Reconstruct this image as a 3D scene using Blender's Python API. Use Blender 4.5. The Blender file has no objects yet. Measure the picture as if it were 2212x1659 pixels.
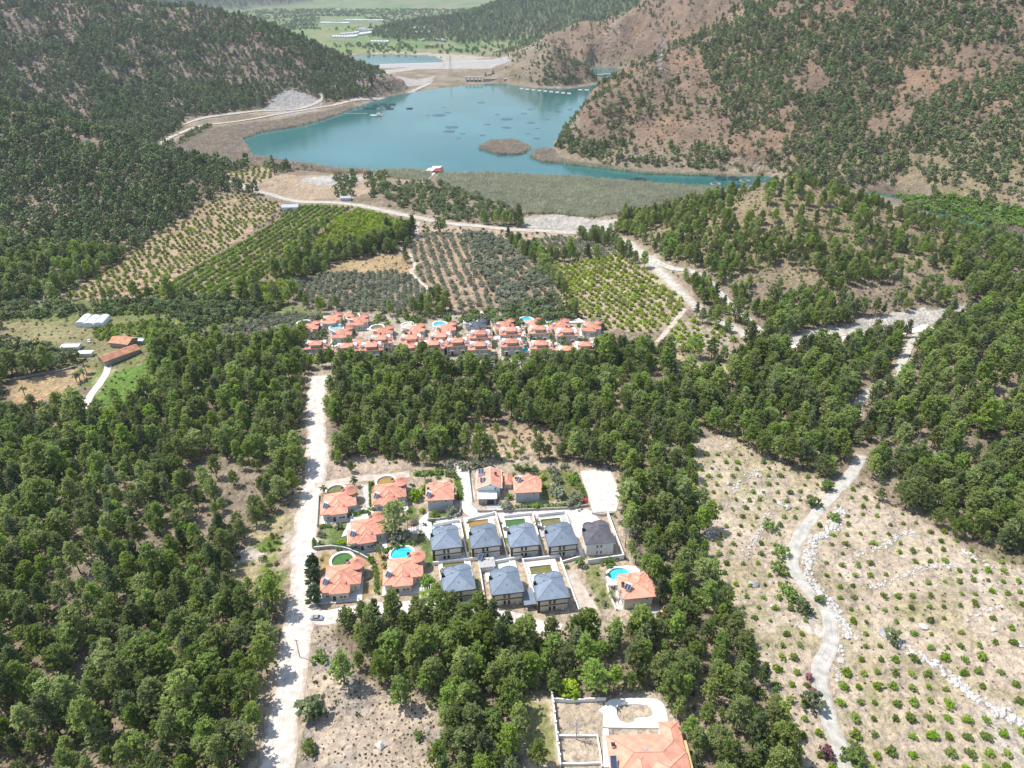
import bpy, math, random
import numpy as np
from mathutils import Vector
R = math.radians
rng = np.random.default_rng(7); random.seed(7)
sc = bpy.context.scene
col = sc.collection
# ------------------------------------------------------------------ camera, sky, sun, exposure
PITCH, CH = R(30.0), 200.0
cd = bpy.data.cameras.new('camera'); cam = bpy.data.objects.new('camera', cd); col.objects.link(cam)
cam.location = (0, 0, CH); cam.rotation_euler = (R(90) - PITCH, 0, 0)
cd.sensor_width = 36; cd.lens = 18 / 0.7208; cd.clip_start = 1; cd.clip_end = 60000
sc.camera = cam
SUN_EL, SUN_AZ = R(60), R(162)            # azimuth measured counter-clockwise from +X towards the sun
w = bpy.data.worlds.new('World'); sc.world = w; w.use_nodes = True
nt = w.node_tree; sky = nt.nodes.new('ShaderNodeTexSky'); sky.sky_type = 'NISHITA'; sky.sun_disc = False
sky.sun_elevation = SUN_EL; sky.sun_rotation = R(90) - SUN_AZ; sky.air_density = 1.2; sky.dust_density = 1.0
nt.links.new(sky.outputs[0], nt.nodes['Background'].inputs[0]); nt.nodes['Background'].inputs[1].default_value = 0.13
sd = bpy.data.lights.new('sun', 'SUN'); sun = bpy.data.objects.new('sun', sd); col.objects.link(sun)
sd.energy = 4.2; sd.angle = R(0.53); sd.color = (1, 0.96, 0.9)
tos = Vector((math.cos(SUN_AZ) * math.cos(SUN_EL), math.sin(SUN_AZ) * math.cos(SUN_EL), math.sin(SUN_EL)))
sun.rotation_euler = tos.to_track_quat('Z', 'Y').to_euler(); sun.location = (-300, 100, 600)
sc.view_settings.view_transform = 'Standard'; sc.view_settings.look = 'None'
sc.view_settings.gamma = 1; sc.view_settings.exposure = 0.5
sc.cycles.max_bounces = 5; sc.cycles.diffuse_bounces = 3; sc.cycles.glossy_bounces = 2; sc.cycles.transmission_bounces = 2
sc.cycles.volume_bounces = 0; sc.cycles.transparent_max_bounces = 4; sc.cycles.use_denoising = True
# ------------------------------------------------------------------ terrain function
def hsh(ix, iy, s):
    n = (ix.astype(np.int64) * 374761393 + iy.astype(np.int64) * 668265263 + s * 974711) & 0xffffffff
    n = ((n ^ (n >> 13)) * 1274126177) & 0xffffffff
    return ((n ^ (n >> 16)) & 0xffff) / 65535.0
def vn(x, y, s=0):
    ix, iy = np.floor(x), np.floor(y); fx, fy = x - ix, y - iy
    fx = fx * fx * (3 - 2 * fx); fy = fy * fy * (3 - 2 * fy)
    a, b, c, d = hsh(ix, iy, s), hsh(ix + 1, iy, s), hsh(ix, iy + 1, s), hsh(ix + 1, iy + 1, s)
    return (a * (1 - fx) + b * fx) * (1 - fy) + (c * (1 - fx) + d * fx) * fy
def fbm(x, y, s=0, o=4):
    t, a, n = 0, .5, 0
    for k in range(o):
        t = t + a * vn(x * 2 ** k, y * 2 ** k, s + k * 7); n += a; a *= .5
    return t / n
def ridged(x, y, s=0, o=4):
    t, a, n = 0, .5, 0
    for k in range(o):
        t = t + a * (1 - np.abs(2 * vn(x * 2 ** k, y * 2 ** k, s + k * 5) - 1)); n += a; a *= .5
    return t / n
def sstep(a, b, x):
    t = np.clip((x - a) / (b - a), 0, 1); return t * t * (3 - 2 * t)
# crest lines: (x, y, height, half width on the left of travel, half width on the right)
RIDGES = [
 [(-300, 1530, 8, 130, 130), (-370, 1545, 62, 150, 230), (-535, 1570, 120, 260, 330), (-786, 1540, 158, 350, 470), (-1100, 1500, 220, 500, 560), (-1700, 1400, 330, 700, 700)][::-1],
 [(-318, 785, 0, 60, 60), (-390, 795, 26, 90, 170), (-451, 800, 46, 110, 230), (-581, 850, 68, 150, 280), (-900, 980, 150, 250, 420), (-1400, 1150, 260, 400, 600)][::-1],
 [(-420, 2900, 0, 200, 200), (-150, 3100, 60, 500, 500), (250, 3300, 150, 700, 700), (800, 3600, 330, 1200, 1200), (1600, 3600, 480, 1500, 1500)],
 [(150, 2260, 25, 120, 190), (190, 2210, 62, 150, 260), (274, 2150, 108, 200, 330), (380, 2150, 150, 250, 380), (700, 2080, 310, 400, 560), (1200, 2000, 480, 600, 800)],
 [(40, 1665, 45, 110, 90), (85, 1665, 62, 120, 110), (130, 1670, 42, 100, 90)],
 [(52, 965, 0, 45, 40), (80, 985, 26, 70, 80), (124, 1030, 54, 90, 130), (190, 1095, 76, 130, 210), (263, 1180, 96, 160, 320), (340, 1230, 108, 200, 420), (428, 1250, 155, 260, 480), (620, 1290, 250, 350, 620), (900, 1350, 380, 500, 820), (1500, 1400, 520, 700, 1100)],
 [(118, 655, 0, 30, 30), (137, 640, 8, 40, 50), (182, 628, 25, 60, 110), (240, 592, 50, 80, 165), (285, 580, 38, 75, 160), (332, 560, 19, 60, 130), (398, 525, 5, 60, 90), (460, 490, 0, 60, 60)],
 [(215, 330, 6, 60, 60), (280, 330, 20, 90, 110), (380, 320, 34, 120, 150), (600, 300, 60, 160, 200)],
 [(-4200, 6800, 700, 1500, 1300), (-2200, 7500, 520, 1500, 560), (-700, 7950, 600, 1500, 520), (600, 7900, 800, 1500, 700), (2500, 6800, 900, 2000, 1500)],
 [(-2700, 3300, 500, 1000, 700), (-2450, 4300, 420, 900, 560), (-2150, 5300, 320, 900, 500), (-1900, 6200, 160, 600, 400)],
 [(-1500, 200, 200, 500, 500), (-900, 330, 60, 400, 350), (-620, 420, 20, 300, 250)],
]
LAKE = None
def hills(x, y):
    h = np.zeros_like(x)
    for rd in RIDGES:
        for p, q in zip(rd[:-1], rd[1:]):
            dx, dy = q[0] - p[0], q[1] - p[1]; L2 = dx * dx + dy * dy
            t = np.clip(((x - p[0]) * dx + (y - p[1]) * dy) / L2, 0, 1)
            ex, ey = x - p[0] - t * dx, y - p[1] - t * dy
            side = dx * ey - dy * ex > 0
            wd = np.where(side, p[3] + (q[3] - p[3]) * t, p[4] + (q[4] - p[4]) * t)
            k = np.clip(1 - np.sqrt(ex * ex + ey * ey) / wd, 0, 1)
            h = np.maximum(h, (p[2] + (q[2] - p[2]) * t) * (.6 * k + .4 * k * k * (3 - 2 * k)))
    return h
def h0(x, y):
    h = hills(x, y)
    m = sstep(2, 45, h)
    rug = (ridged(x / 150, y / 150, 3, 5) - .55) * 34 + (fbm(x / 24, y / 24, 9, 3) - .5) * 7
    big = 1 + .5 * (x > 100) * sstep(650, 900, y) + 1.2 * sstep(1400, 1900, y) * (x > 0) 
    h = h + m * rug * (.35 + .65 * sstep(20, 140, h)) * big
    flat = sstep(40, 110, np.hypot((x + 25) / 1.25, y - 245)) * sstep(30, 80, np.hypot(x - 30, (y - 430) / .8))
    h = h + (fbm(x / 60, y / 60, 21, 3) - .5) * 5 * flat * sstep(900, 500, y)
    return np.maximum(h, -1.0)
# ------------------------------------------------------------------ photo direction -> point on the ground
F = 1534.0
def rays(uv):
    uv = np.asarray(uv, float).reshape(-1, 2); dx = (uv[:, 0] - 1106) / F; dv = (uv[:, 1] - 829.5) / F
    return np.stack([dx, math.cos(PITCH) - dv * math.sin(PITCH), -math.sin(PITCH) - dv * math.cos(PITCH)], 1)
TS = np.concatenate([np.arange(120, 700, 4.), np.geomspace(700, 9000, 260)])
HF = h0
def GR(uv, flat=False):
    d = rays(uv); out = []
    if flat:
        t = CH / np.maximum(-d[:, 2], 1e-3); return d * t[:, None] + np.array([0, 0, CH])
    for s in range(0, len(d), 200):
        dd = d[s:s + 200]
        X = dd[:, 0:1] * TS; Y = dd[:, 1:2] * TS; Z = CH + dd[:, 2:3] * TS
        below = Z <= HF(X, Y)
        i = np.where(below.any(1), below.argmax(1), len(TS) - 1); i = np.maximum(i, 1)
        lo, hi = TS[i - 1], TS[i]
        for _ in range(14):
            mid = (lo + hi) / 2
            b = CH + dd[:, 2] * mid <= HF(dd[:, 0] * mid, dd[:, 1] * mid)
            hi = np.where(b, mid, hi); lo = np.where(b, lo, mid)
        out.append(dd * hi[:, None] + np.array([0, 0, CH]))
    return np.concatenate(out)
def G(u, v):
    return Vector(GR([(u, v)])[0])
def proj(p):
    p = np.asarray(p, float); z = p[:, 2] - CH; y = p[:, 1]
    f = y * math.cos(PITCH) - z * math.sin(PITCH); up = y * math.sin(PITCH) + z * math.cos(PITCH)
    return 1106 + F * p[:, 0] / f, 829.5 - F * up / f, f
def crop(x0, y0, k):
    return lambda x, y: (0.5486 * (x0 + x / k), 0.5486 * (y0 + y / k))
c1, c2, c3 = crop(1200, 1800, 2.765), crop(1800, 1800, 2.765), crop(2000, 2600, 2.765)
c4, c5, cB, cR = crop(1150, 1180, 3.403), crop(1750, 1180, 3.403), crop(1200, 1974, 1.58), crop(2632, 1974, 1.58)
cW, cT, cM = crop(1300, 0, 1.58), crop(0, 0, 1.58), crop(1300, 700, 1.58)
cL, cE, cF = crop(0, 1000, 1.58), crop(2632, 1000, 1.58), crop(1200, 1400, 1.58)
def inpoly(x, y, poly):
    r = np.zeros(np.shape(x), bool); n = len(poly)
    for i in range(n):
        (x0, y0), (x1, y1) = poly[i][:2], poly[(i + 1) % n][:2]
        if y0 == y1: continue
        r ^= ((y0 > y) != (y1 > y)) & (x < (x1 - x0) * (y - y0) / (y1 - y0) + x0)
    return r
def dpoly(x, y, pl, closed=False):
    d = np.full(np.shape(x), 1e9); n = len(pl)
    for i in range(n if closed else n - 1):
        (x0, y0), (x1, y1) = pl[i][:2], pl[(i + 1) % n][:2]; dx, dy = x1 - x0, y1 - y0
        t = np.clip(((x - x0) * dx + (y - y0) * dy) / (dx * dx + dy * dy + 1e-9), 0, 1)
        d = np.minimum(d, np.hypot(x - x0 - t * dx, y - y0 - t * dy))
    return d
def WP(pts, flat=False): return [tuple(p) for p in GR(pts, flat)]
# ------------------------------------------------------------------ zones, traced on the ground
LAKE = WP([(520, 300), (560, 283), (640, 272), (700, 255), (760, 232), (840, 205), (930, 190), (1020, 182), (1090, 178), (1160, 188), (1230, 190), (1290, 180), (1300, 167), (1272, 158), (1285, 142), (1340, 146), (1400, 158), (1392, 170), (1310, 225), (1240, 270), (1196, 305), (1196, 332), (1230, 346), (1300, 357), (1400, 368), (1520, 376), (1660, 377), (1690, 385), (1640, 395), (1580, 408), (1500, 404), (1380, 392), (1240, 380), (1150, 376), (1050, 372), (980, 371), (935, 374), (890, 366), (820, 368), (730, 364), (640, 352), (545, 338)], True)
POND = WP([(757, 121), (800, 117), (880, 118), (940, 121), (960, 130), (900, 140), (840, 146), (790, 140)], True)
RIVER = WP([(1860, 415), (1950, 430), (1960, 440), (2050, 470), (2140, 498), (2260, 540), (2260, 520), (2140, 482), (2050, 452), (1960, 424), (1880, 408)], True)
def Z(*pts, flat=False): return WP(list(pts), flat)
ZV = Z((668, 1060), (760, 1030), (880, 1018), (1000, 998), (1100, 985), (1250, 1005), (1330, 1010), (1348, 1105), (1360, 1190), (1425, 1300), (1425, 1350), (1190, 1390), (1130, 1330), (740, 1330), (690, 1305), (672, 1200))
ZFAR = Z((660, 700), (700, 672), (800, 675), (900, 692), (1040, 676), (1200, 682), (1300, 700), (1305, 765), (1200, 800), (660, 790))
ZORCH = Z((1490, 945), (1560, 938), (1640, 985), (1720, 1015), (1800, 1040), (1850, 1050), (1900, 1085), (2000, 1125), (2100, 1185), (2260, 1250), (2300, 1750), (1740, 1750), (1705, 1560), (1650, 1480), (1600, 1380), (1560, 1290), (1520, 1200), (1532, 1130), (1500, 1050))
ZDRY = Z((690, 1350), (735, 1345), (730, 1420), (800, 1480), (960, 1530), (950, 1600), (930, 1720), (620, 1720), (650, 1520), (665, 1420))
ZMAN = Z((1140, 1508), (1200, 1502), (1440, 1505), (1480, 1600), (1520, 1750), (1110, 1750))
ZL1 = Z((500, 412), (560, 428), (610, 440), (575, 480), (480, 540), (390, 595), (290, 645), (130, 645), (160, 620), (260, 562), (345, 505), (420, 455))
ZL2 = Z((640, 445), (760, 448), (700, 490), (640, 540), (600, 590), (540, 620), (480, 650), (290, 645), (400, 590), (500, 535), (590, 480))
ZL3 = Z((775, 452), (880, 478), (895, 492), (850, 505), (790, 530), (700, 552), (660, 555), (690, 510), (730, 470))
ZL4 = Z((560, 615), (610, 604), (655, 614), (620, 650), (570, 660), (548, 640))
ZO1 = Z((880, 515), (960, 503), (1080, 512), (1160, 580), (1230, 655), (1200, 690), (1080, 690), (990, 690), (930, 640), (900, 580))
ZO2 = Z((620, 610), (720, 590), (860, 588), (915, 610), (930, 655), (860, 680), (720, 668), (640, 650))
ZO3 = Z((480, 712), (600, 678), (690, 683), (680, 715), (640, 735), (560, 752), (470, 750), (405, 740))
ZO4 = Z((1120, 525), (1230, 512), (1330, 540), (1340, 552), (1180, 560))
ZR = Z((1170, 572), (1330, 552), (1400, 585), (1485, 660), (1478, 690), (1420, 718), (1290, 712), (1235, 670), (1210, 625))
ZR2 = Z((1490, 690), (1560, 715), (1600, 735), (1500, 760), (1420, 750), (1450, 715))
ZS = Z((205, 705), (365, 690), (370, 722), (300, 740), (205, 735))
ZS2 = Z((215, 662), (265, 655), (330, 662), (320, 682), (230, 684))
ZK = Z((470, 368), (540, 358), (600, 365), (570, 395), (510, 400))
ZF1 = Z((10, 826), (185, 792), (200, 800), (150, 862), (20, 872))
ZF2 = Z((0, 745), (0, 690), (120, 705), (190, 712), (140, 735))
ZBARE = Z((600, 375), (640, 380), (730, 378), (810, 375), (830, 400), (760, 430), (650, 432), (580, 412), (520, 402))
ZCUT = Z((1690, 750), (1760, 735), (1880, 722), (1985, 712), (2000, 700), (2160, 662), (2100, 655), (1960, 672), (1850, 690), (1740, 715), (1690, 730))
ZGRAV = Z((1130, 470), (1200, 462), (1340, 472), (1345, 490), (1290, 505), (1200, 500), (1125, 490))
ZSTRIP = Z((910, 480), (1000, 490), (1120, 500), (1290, 512), (1240, 515), (1120, 530), (1080, 515), (960, 502), (900, 500))
ZGRASS = Z((700, 580), (760, 560), (870, 545), (890, 590), (800, 592), (720, 592))
ZREED = Z((950, 378), (1050, 376), (1240, 384), (1380, 396), (1560, 408), (1540, 425), (1440, 440), (1370, 465), (1280, 470), (1200, 462), (1130, 465), (1080, 440), (1000, 420), (950, 400), flat=True)
ZREED2 = Z((355, 335), (395, 302), (440, 284), (520, 272), (600, 262), (690, 246), (760, 228), (765, 232), (700, 255), (640, 272), (560, 284), (520, 300), (545, 338), (640, 352), (730, 366), (600, 362), (470, 356), flat=True)
ZREED3 = Z((1870, 410), (1930, 420), (2000, 445), (2240, 512), (2240, 500), (2000, 432), (1900, 405), flat=True)
ISLE = Z((1035, 318), (1060, 304), (1110, 302), (1145, 316), (1130, 330), (1080, 332), flat=True)
ISLE2 = Z((1147, 335), (1165, 322), (1190, 322), (1210, 350), (1170, 347), flat=True)
ZROCK = Z((560, 240), (590, 210), (620, 192), (665, 202), (700, 225), (680, 240), (620, 250))
ZCLR1 = Z((1000, 930), (1090, 915), (1190, 925), (1210, 985), (1130, 985), (1020, 985))
ZCLR2 = Z((500, 1210), (560, 1130), (640, 1110), (650, 1190), (610, 1290), (560, 1300), (500, 1260))
ZCLR3 = Z((700, 1000), (780, 985), (880, 990), (880, 1020), (760, 1032), (690, 1045))
ZCLR4 = Z((1440, 760), (1580, 790), (1570, 830), (1500, 820))
ZTRACK = Z((1120, 470), (1200, 1440), (1220, 1440), (1200, 1400))
ZGV = Z((210, 780), (330, 770), (330, 830), (280, 880), (200, 880), (190, 820))
ROADS = {
 'dirt_road': (10.2, [(585, 1720), (597, 1655), (612, 1560), (628, 1450), (640, 1380), (650, 1300), (656, 1230), (661, 1150), (668, 1090), (676, 1050), (685, 1000), (684, 930), (682, 880), (688, 830), (692, 812)]),
 'gravel_road': (5.2, [(1850, 1720), (1828, 1655), (1795, 1560), (1770, 1480), (1772, 1440), (1793, 1390), (1786, 1320), (1750, 1280), (1718, 1235), (1712, 1195), (1738, 1140), (1780, 1090), (1815, 1050), (1845, 1015), (1862, 985)]),
 'village_lane': (6.5, [(655, 1300), (690, 1332), (740, 1328), (800, 1318), (880, 1312), (960, 1308), (1020, 1314), (1090, 1330), (1160, 1352), (1210, 1365)]),
 'upper_lane': (5.0, [(680, 1050), (715, 1044), (770, 1036), (830, 1030), (885, 1024)]),
 'middle_lane': (6.0, [(975, 1005), (1000, 1025), (1008, 1060), (1012, 1095), (1040, 1110), (1120, 1106), (1200, 1104), (1262, 1108), (1285, 1128)]),
 'lake_road': (9.0, [(490, 392), (540, 408), (600, 425), (650, 436), (720, 438), (780, 445), (850, 460), (920, 474), (1000, 486), (1100, 496), (1200, 501), (1290, 505), (1340, 520), (1380, 545), (1420, 582), (1460, 622), (1495, 655), (1540, 687), (1590, 712), (1625, 738)]),
 'hillside_track': (4.5, [(1405, 555), (1440, 577), (1500, 590), (1545, 622), (1590, 670), (1640, 712), (1680, 745)]),
 'shore_road': (9.0, [(310, 326), (350, 312), (395, 286), (440, 272), (520, 262), (600, 248), (690, 233), (760, 217), (835, 196), (880, 187), (930, 181)]),
 'quarry_track': (7.0, [(395, 270), (430, 258), (500, 247), (570, 240), (630, 238), (675, 227), (697, 213), (690, 204)]),
 'quarry_road': (7.0, [(1700, 748), (1780, 742), (1880, 727), (1965, 718), (2010, 706)]),
 'forest_road': (5.0, [(1985, 722), (1965, 748), (1945, 790), (1948, 810), (1900, 835), (1857, 868), (1852, 900)]),
 'farm_track': (4.0, [(235, 790), (228, 810), (200, 850), (180, 885)]),
 'grove_track': (3.0, [(860, 535), (885, 550), (897, 575), (890, 590), (920, 620), (935, 650)]),
 'orchard_track': (3.5, [(1480, 668), (1450, 705), (1420, 740)]),
 'field_track': (3.0, [(905, 480), (900, 500), (905, 515)]),
}
RW = {k: (v[0], WP(v[1])) for k, v in ROADS.items()}
def carve(x, y, h):
    for pl, dep in ((LAKE, 7), (POND, 5), (RIVER, 4)):
        a = np.array(pl); m = (x > a[:, 0].min() - 60) & (x < a[:, 0].max() + 60) & (y > a[:, 1].min() - 60) & (y < a[:, 1].max() + 60)
        if not np.any(m): continue
        xm, ym = x[m], y[m]; d = dpoly(xm, ym, pl, True); d = np.where(inpoly(xm, ym, pl), -d, d)
        hm = h[m]; hm = np.where(d < 0, np.minimum(hm, -1.6 - dep * sstep(0, 25, -d)), hm * sstep(-2, 30, d) + (-.6) * (1 - sstep(-2, 30, d)))
        h = h.copy(); h[m] = hm
    for pl in (ISLE, ISLE2):
        h = np.where(inpoly(x, y, pl), -.9, h)
    return h
def H(x, y):
    x, y = np.atleast_1d(np.asarray(x, float)), np.atleast_1d(np.asarray(y, float))
    return carve(x, y, h0(x, y)) if HF is h0 else HF(x, y)
def HZ(x, y): return float(H([x], [y])[0])
# ------------------------------------------------------------------ materials
def mk(name):
    m = bpy.data.materials.new(name); m.use_nodes = True
    b = m.node_tree.nodes['Principled BSDF']; return m, m.node_tree.nodes, m.node_tree.links, b
def noise(N, L, scale, det=3, vec=None):
    if vec is None:
        g = N.new('ShaderNodeNewGeometry'); vec = g.outputs['Position']
    n = N.new('ShaderNodeTexNoise'); n.inputs['Scale'].default_value = scale; n.inputs['Detail'].default_value = det
    L.new(vec, n.inputs['Vector']); return n.outputs['Fac']
def mrange(N, L, s, a, b, c, d):
    r = N.new('ShaderNodeMapRange'); L.new(s, r.inputs[0])
    for i, v in enumerate((a, b, c, d)): r.inputs[1 + i].default_value = v
    return r.outputs[0]
def mul(N, L, c, f):
    m = N.new('ShaderNodeVectorMath'); m.operation = 'SCALE'
    if hasattr(c, 'links'): L.new(c, m.inputs[0])
    else: m.inputs[0].default_value = c[:3]
    L.new(f, m.inputs['Scale']); return m.outputs[0]
def bump(N, L, b, s, dist, st=1.0):
    n = N.new('ShaderNodeBump'); n.inputs['Distance'].default_value = dist; n.inputs['Strength'].default_value = st
    L.new(s, n.inputs['Height']); L.new(n.outputs[0], b.inputs['Normal'])
def M(name, c, rough=.8, var=.12, scale=.7, bmp=0, bs=4., spec=.3, metal=0):
    m, N, L, b = mk(name); b.inputs['Roughness'].default_value = rough; b.inputs['Metallic'].default_value = metal
    b.inputs['Specular IOR Level'].default_value = spec
    f = mrange(N, L, noise(N, L, scale, 5), .3, .7, 1 - var, 1 + var); L.new(mul(N, L, c, f), b.inputs['Base Color'])
    if bmp: bump(N, L, b, noise(N, L, bs, 4), bmp)
    return m
def mix(N, L, f, a, b):
    m = N.new('ShaderNodeMix'); m.data_type = 'RGBA'
    for i, v in ((0, f), (6, a), (7, b)):
        if hasattr(v, 'links'): L.new(v, m.inputs[i])
        else: m.inputs[i].default_value = v if i == 0 else (*v[:3], 1)
    return m.outputs[2]
def foliage(name, ca, cb, tr=.22, rnd=.35, wood=None):
    m, N, L, b = mk(name); b.inputs['Roughness'].default_value = .75; b.inputs['Specular IOR Level'].default_value = .15
    at = N.new('ShaderNodeAttribute'); at.attribute_name = 'tint'
    oi = N.new('ShaderNodeObjectInfo')
    c = mix(N, L, at.outputs['Fac'], ca, cb)
    f = mrange(N, L, oi.outputs['Random'], 0, 1, 1 - rnd, 1 + rnd)
    hs = N.new('ShaderNodeHueSaturation'); L.new(c, hs.inputs['Color']); L.new(f, hs.inputs['Value'])
    mm = N.new('ShaderNodeMath'); mm.operation = 'MULTIPLY'; L.new(oi.outputs['Random'], mm.inputs[0]); mm.inputs[1].default_value = 7.31
    fr = N.new('ShaderNodeMath'); fr.operation = 'FRACT'; L.new(mm.outputs[0], fr.inputs[0])
    L.new(mrange(N, L, fr.outputs[0], 0, 1, .487, .508), hs.inputs['Hue'])
    L.new(mrange(N, L, fr.outputs[0], 0, 1, .8, 1.06), hs.inputs['Saturation'])
    L.new(hs.outputs[0], b.inputs['Base Color'])
    t = N.new('ShaderNodeBsdfTranslucent'); L.new(hs.outputs[0], t.inputs[0])
    ms = N.new('ShaderNodeMixShader'); ms.inputs[0].default_value = tr
    L.new(b.outputs[0], ms.inputs[1]); L.new(t.outputs[0], ms.inputs[2])
    L.new(ms.outputs[0], N['Material Output'].inputs[0]); return m
def tiles(name, c, pv, pu, dark=.8, var=.14, rough=.75, dist=.05):
    m, N, L, b = mk(name); b.inputs['Roughness'].default_value = rough; b.inputs['Specular IOR Level'].default_value = .25
    uv = N.new('ShaderNodeUVMap'); sp = N.new('ShaderNodeSeparateXYZ'); L.new(uv.outputs[0], sp.inputs[0])
    def line(s, per, wdt):
        a = N.new('ShaderNodeMath'); a.operation = 'DIVIDE'; L.new(s, a.inputs[0]); a.inputs[1].default_value = per
        fr = N.new('ShaderNodeMath'); fr.operation = 'FRACT'; L.new(a.outputs[0], fr.inputs[0])
        return mrange(N, L, fr.outputs[0], 0, wdt, dark, 1)
    f = mrange(N, L, noise(N, L, .45, 6), .3, .7, 1 - var * 1.4, 1 + var * 1.3); oi = N.new('ShaderNodeObjectInfo'); f0 = mrange(N, L, oi.outputs['Random'], 0, 1, .84, 1.1)
    f2 = mrange(N, L, noise(N, L, 6, 2), .3, .7, 1 - var * .7, 1 + var * .7)
    c_ = mul(N, L, mul(N, L, mul(N, L, c, f), f2), f0)
    hh = None
    for s, per in ((sp.outputs[1], pv), (sp.outputs[0], pu)):
        if per: hh = line(s, per, .3); c_ = mul(N, L, c_, hh)
    L.new(c_, b.inputs['Base Color']); bump(N, L, b, hh, dist); return m
MT = {}
MT['tile'] = tiles('terracotta_tiles', (.68, .32, .22), .6, None)
MT['ridge'] = M('ridge_tiles', (.50, .22, .15), .8, .2, 3)
MT['seam'] = tiles('slate_blue_seamed_metal', (.20, .245, .30), None, .55, .72, .1, .45, .04)
MT['seamr'] = M('slate_trim', (.13, .155, .19), .5, .1, 2)
MT['shingle'] = tiles('grey_shingles', (.12, .115, .13), .5, None, .8, .15, .9)
MT['dtile'] = tiles('dark_grey_tiles', (.13, .14, .16), .6, None)
MT['white'] = M('white_render', (.78, .77, .74), .85, .06, .6)
MT['cream'] = M('cream_render', (.66, .62, .54), .85, .07, .6)
MT['grey'] = M('grey_render', (.5, .52, .53), .85, .08, .6)
MT['brown'] = M('dark_brown_panels', (.055, .04, .035), .6, .2, 2)
MT['glass'] = M('window_glass', (.03, .04, .05), .08, .1, 1, spec=.6)
MT['panel'] = M('solar_glass', (.05, .075, .12), .2, .25, 2, spec=.6)
MT['metal'] = M('galvanised_metal', (.6, .6, .62), .35, .1, 2, metal=.6)
MT['deck'] = M('pale_stone_paving', (.66, .63, .59), .85, .12, .8)
MT['paver'] = M('grey_paving', (.42, .41, .4), .9, .15, 1.5)
MT['conc'] = M('rough_concrete', (.5, .48, .45), .9, .15, .8)
MT['stone'] = M('limestone', (.55, .52, .485), .95, .25, .9, .25, 2.5)
MT['stone2'] = M('grey_limestone', (.38, .37, .36), .95, .35, .6, .3, 1.5)
MT['stonew'] = M('rubble_masonry', (.36, .33, .3), .95, .35, 1.6, .12, 2.5)
MT['rust'] = M('rusty_soil', (.42, .23, .12), .95, .3, .5)
MT['wood'] = M('weathered_wood', (.12, .08, .055), .85, .3, 2)
MT['bark'] = M('pine_bark', (.085, .06, .045), .95, .3, 2)
MT['black'] = M('black_rubber', (.02, .02, .02), .7, .1, 2)
MT['silver'] = M('silver_car_paint', (.45, .47, .5), .25, .05, 1, metal=.5)
MT['red'] = M('red_paint', (.4, .03, .03), .4, .1, 1)
MT['fence'] = M('green_fence_mesh', (.03, .12, .09), .7, .15, 2)
MT['film'] = M('greenhouse_film', (.72, .74, .74), .35, .12, .15)
for k, c, r in (('aqua', (.05, .50, .60), .08), ('wgreen', (.07, .16, .03), .15), ('wolive', (.17, .16, .05), .2), ('wochre', (.32, .2, .05), .25), ('wmud', (.42, .36, .2), .6), ('wteal', (.24, .45, .48), .1), ('wpale', (.55, .56, .48), .5)):
    MT[k] = M('pool_' + k, c, r, .18, .5, spec=.5)
FO = {
 'pine': foliage('pine_needles', (.235, .325, .085), (.48, .58, .175), .52),
 'pine3': foliage('yellow_pine_needles', (.235, .315, .07), (.48, .575, .14), .5),
 'pine2': foliage('grey_pine_needles', (.165, .225, .085), (.31, .38, .15), .45),
 'broad': foliage('maquis_leaves', (.15, .27, .04), (.32, .45, .09), .45),
 'citrus': foliage('citrus_leaves', (.17, .30, .03), (.40, .52, .06), .45),
 'lime': foliage('lime_green_leaves', (.25, .37, .025), (.52, .60, .06), .45),
 'olive': foliage('olive_leaves', (.24, .265, .165), (.42, .45, .31), .38, .25),
 'dark': foliage('cypress_leaves', (.10, .16, .075), (.20, .28, .13), .4),
 'scrub': foliage('scrub_leaves', (.095, .10, .04), (.20, .19, .09), .2, .4),
 'palm': foliage('palm_fronds', (.09, .13, .04), (.19, .23, .09), .2),
 'reed': foliage('reed_blades', (.36, .40, .24), (.58, .55, .40), .5, .25),
 'reedd': foliage('dry_reed_blades', (.45, .37, .27), (.6, .51, .39), .5, .25),
 'pink': foliage('oleander_blossom', (.10, .09, .05), (.45, .12, .2), .2),
 'dead': foliage('dry_twigs', (.2, .17, .15), (.34, .3, .27), .1),
}
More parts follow.
